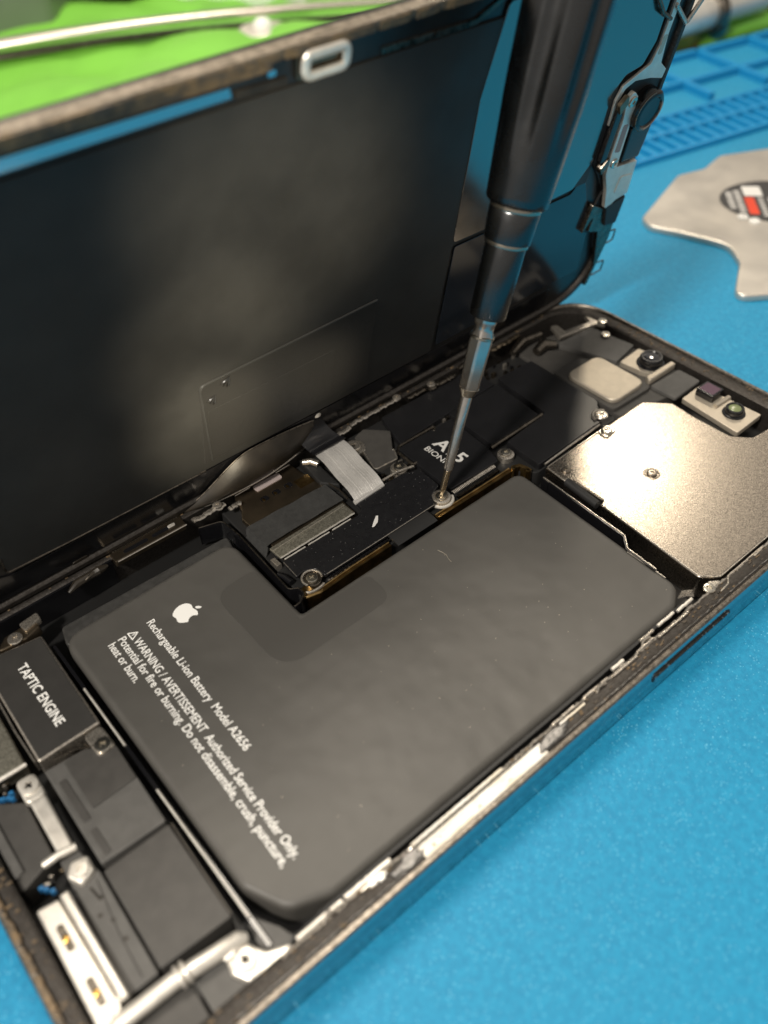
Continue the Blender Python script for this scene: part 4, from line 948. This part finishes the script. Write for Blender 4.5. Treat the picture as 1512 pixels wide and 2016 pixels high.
# ================================================================== the screwdriver
sd = thing('screwdriver', 'dark gunmetal precision screwdriver with steel bit standing on a screw', 'screwdriver', (84.3, 45.0, 6.35))
AX = Vector((0.29205, 0.01516, 0.95628)).normalized(); TP = (84.3, 45.0, 6.32)
def flute(t, r, h):
    if h < 53 or r < 3: return r
    k = min(1.0, (h-53)/8.0); c = 0.5+0.5*math.cos(t*6+0.9)
    return r*(1-0.13*k*max(0, (c-.5)/.5)**.9)
hp = [(3.6, 48.0), (4.15, 48.1), (4.40, 48.5), (4.46, 49.5), (4.82, 54.7), (5.02, 58), (5.24, 61), (5.38, 64), (5.47, 67), (5.60, 71), (5.70, 76), (5.78, 84), (5.85, 95), (5.85, 112), (5.4, 116), (3.6, 118)]
hq = []
for (r0, h0), (r1, h1) in zip(hp, hp[1:]):
    k = max(1, int((h1-h0)/1.2)); hq += [(r0+(r1-r0)*j/k, h0+(h1-h0)*j/k) for j in range(k)]
hq.append(hp[-1])
obj('handle', G().lathe(hq, TP, AX, 120, flute), HAND, sd, smooth=50)
obj('turned_ring', G().lathe([(3.3, 47.3), (3.62, 47.4), (3.68, 47.7), (3.6, 48.05)], TP, AX, 48), RING, sd)
obj('collar', G().lathe([(3.1, 42.9), (3.34, 43.0), (3.40, 43.3), (3.60, 47.1), (3.45, 47.4)], TP, AX, 64), HAND, sd)
obj('turned_ring', G().lathe([(2.9, 42.3), (3.12, 42.4), (3.18, 42.65), (3.1, 42.95)], TP, AX, 48), RING, sd)
obj('barrel', G().lathe([(1.9, 31.9), (2.66, 31.75), (2.76, 32.0), (2.95, 42.2), (2.85, 42.5)], TP, AX, 64), HAND, sd)
def hexr(t, r, h):
    if r < 1.5: return r
    a = (t % (math.pi/3))-math.pi/6; return min(r*1.02, r*.93/math.cos(a))
obj('bit_shank', G().lathe([(.98, 18.75), (1.05, 18.8), (1.58, 20.1), (1.68, 20.4), (1.84, 27.6), (1.80, 28.2), (1.80, 28.7), (1.48, 29.5), (1.46, 30.1), (1.74, 30.8), (1.80, 31.2), (1.78, 32.4)], TP, AX, 72, hexr), BIT, sd, smooth=25)
obj('shank_cone', G().lathe([(.96, 18.6), (1.06, 18.65), (1.62, 20.05), (1.5, 20.15)], TP, AX, 48), RING, sd)
obj('shank_cone', G().lathe([(1.7, 28.25), (1.88, 28.4), (1.86, 28.75), (1.7, 28.85)], TP, AX, 48), RING, sd)
obj('bit_shaft', G().lathe([(.60, 5.0), (.76, 5.2), (.78, 5.5), (.94, 18.75), (.88, 18.9)], TP, AX, 40), BIT, sd)
obj('bit_tip', G().lathe([(.16, 0.0), (.34, .5), (.50, 1.4), (.55, 4.9), (.66, 5.1)], TP, AX, 24, lambda t, r, h: r*(1-.35*(h < 1.2)*(.5-.5*math.cos(4*t)))), TIP, sd)
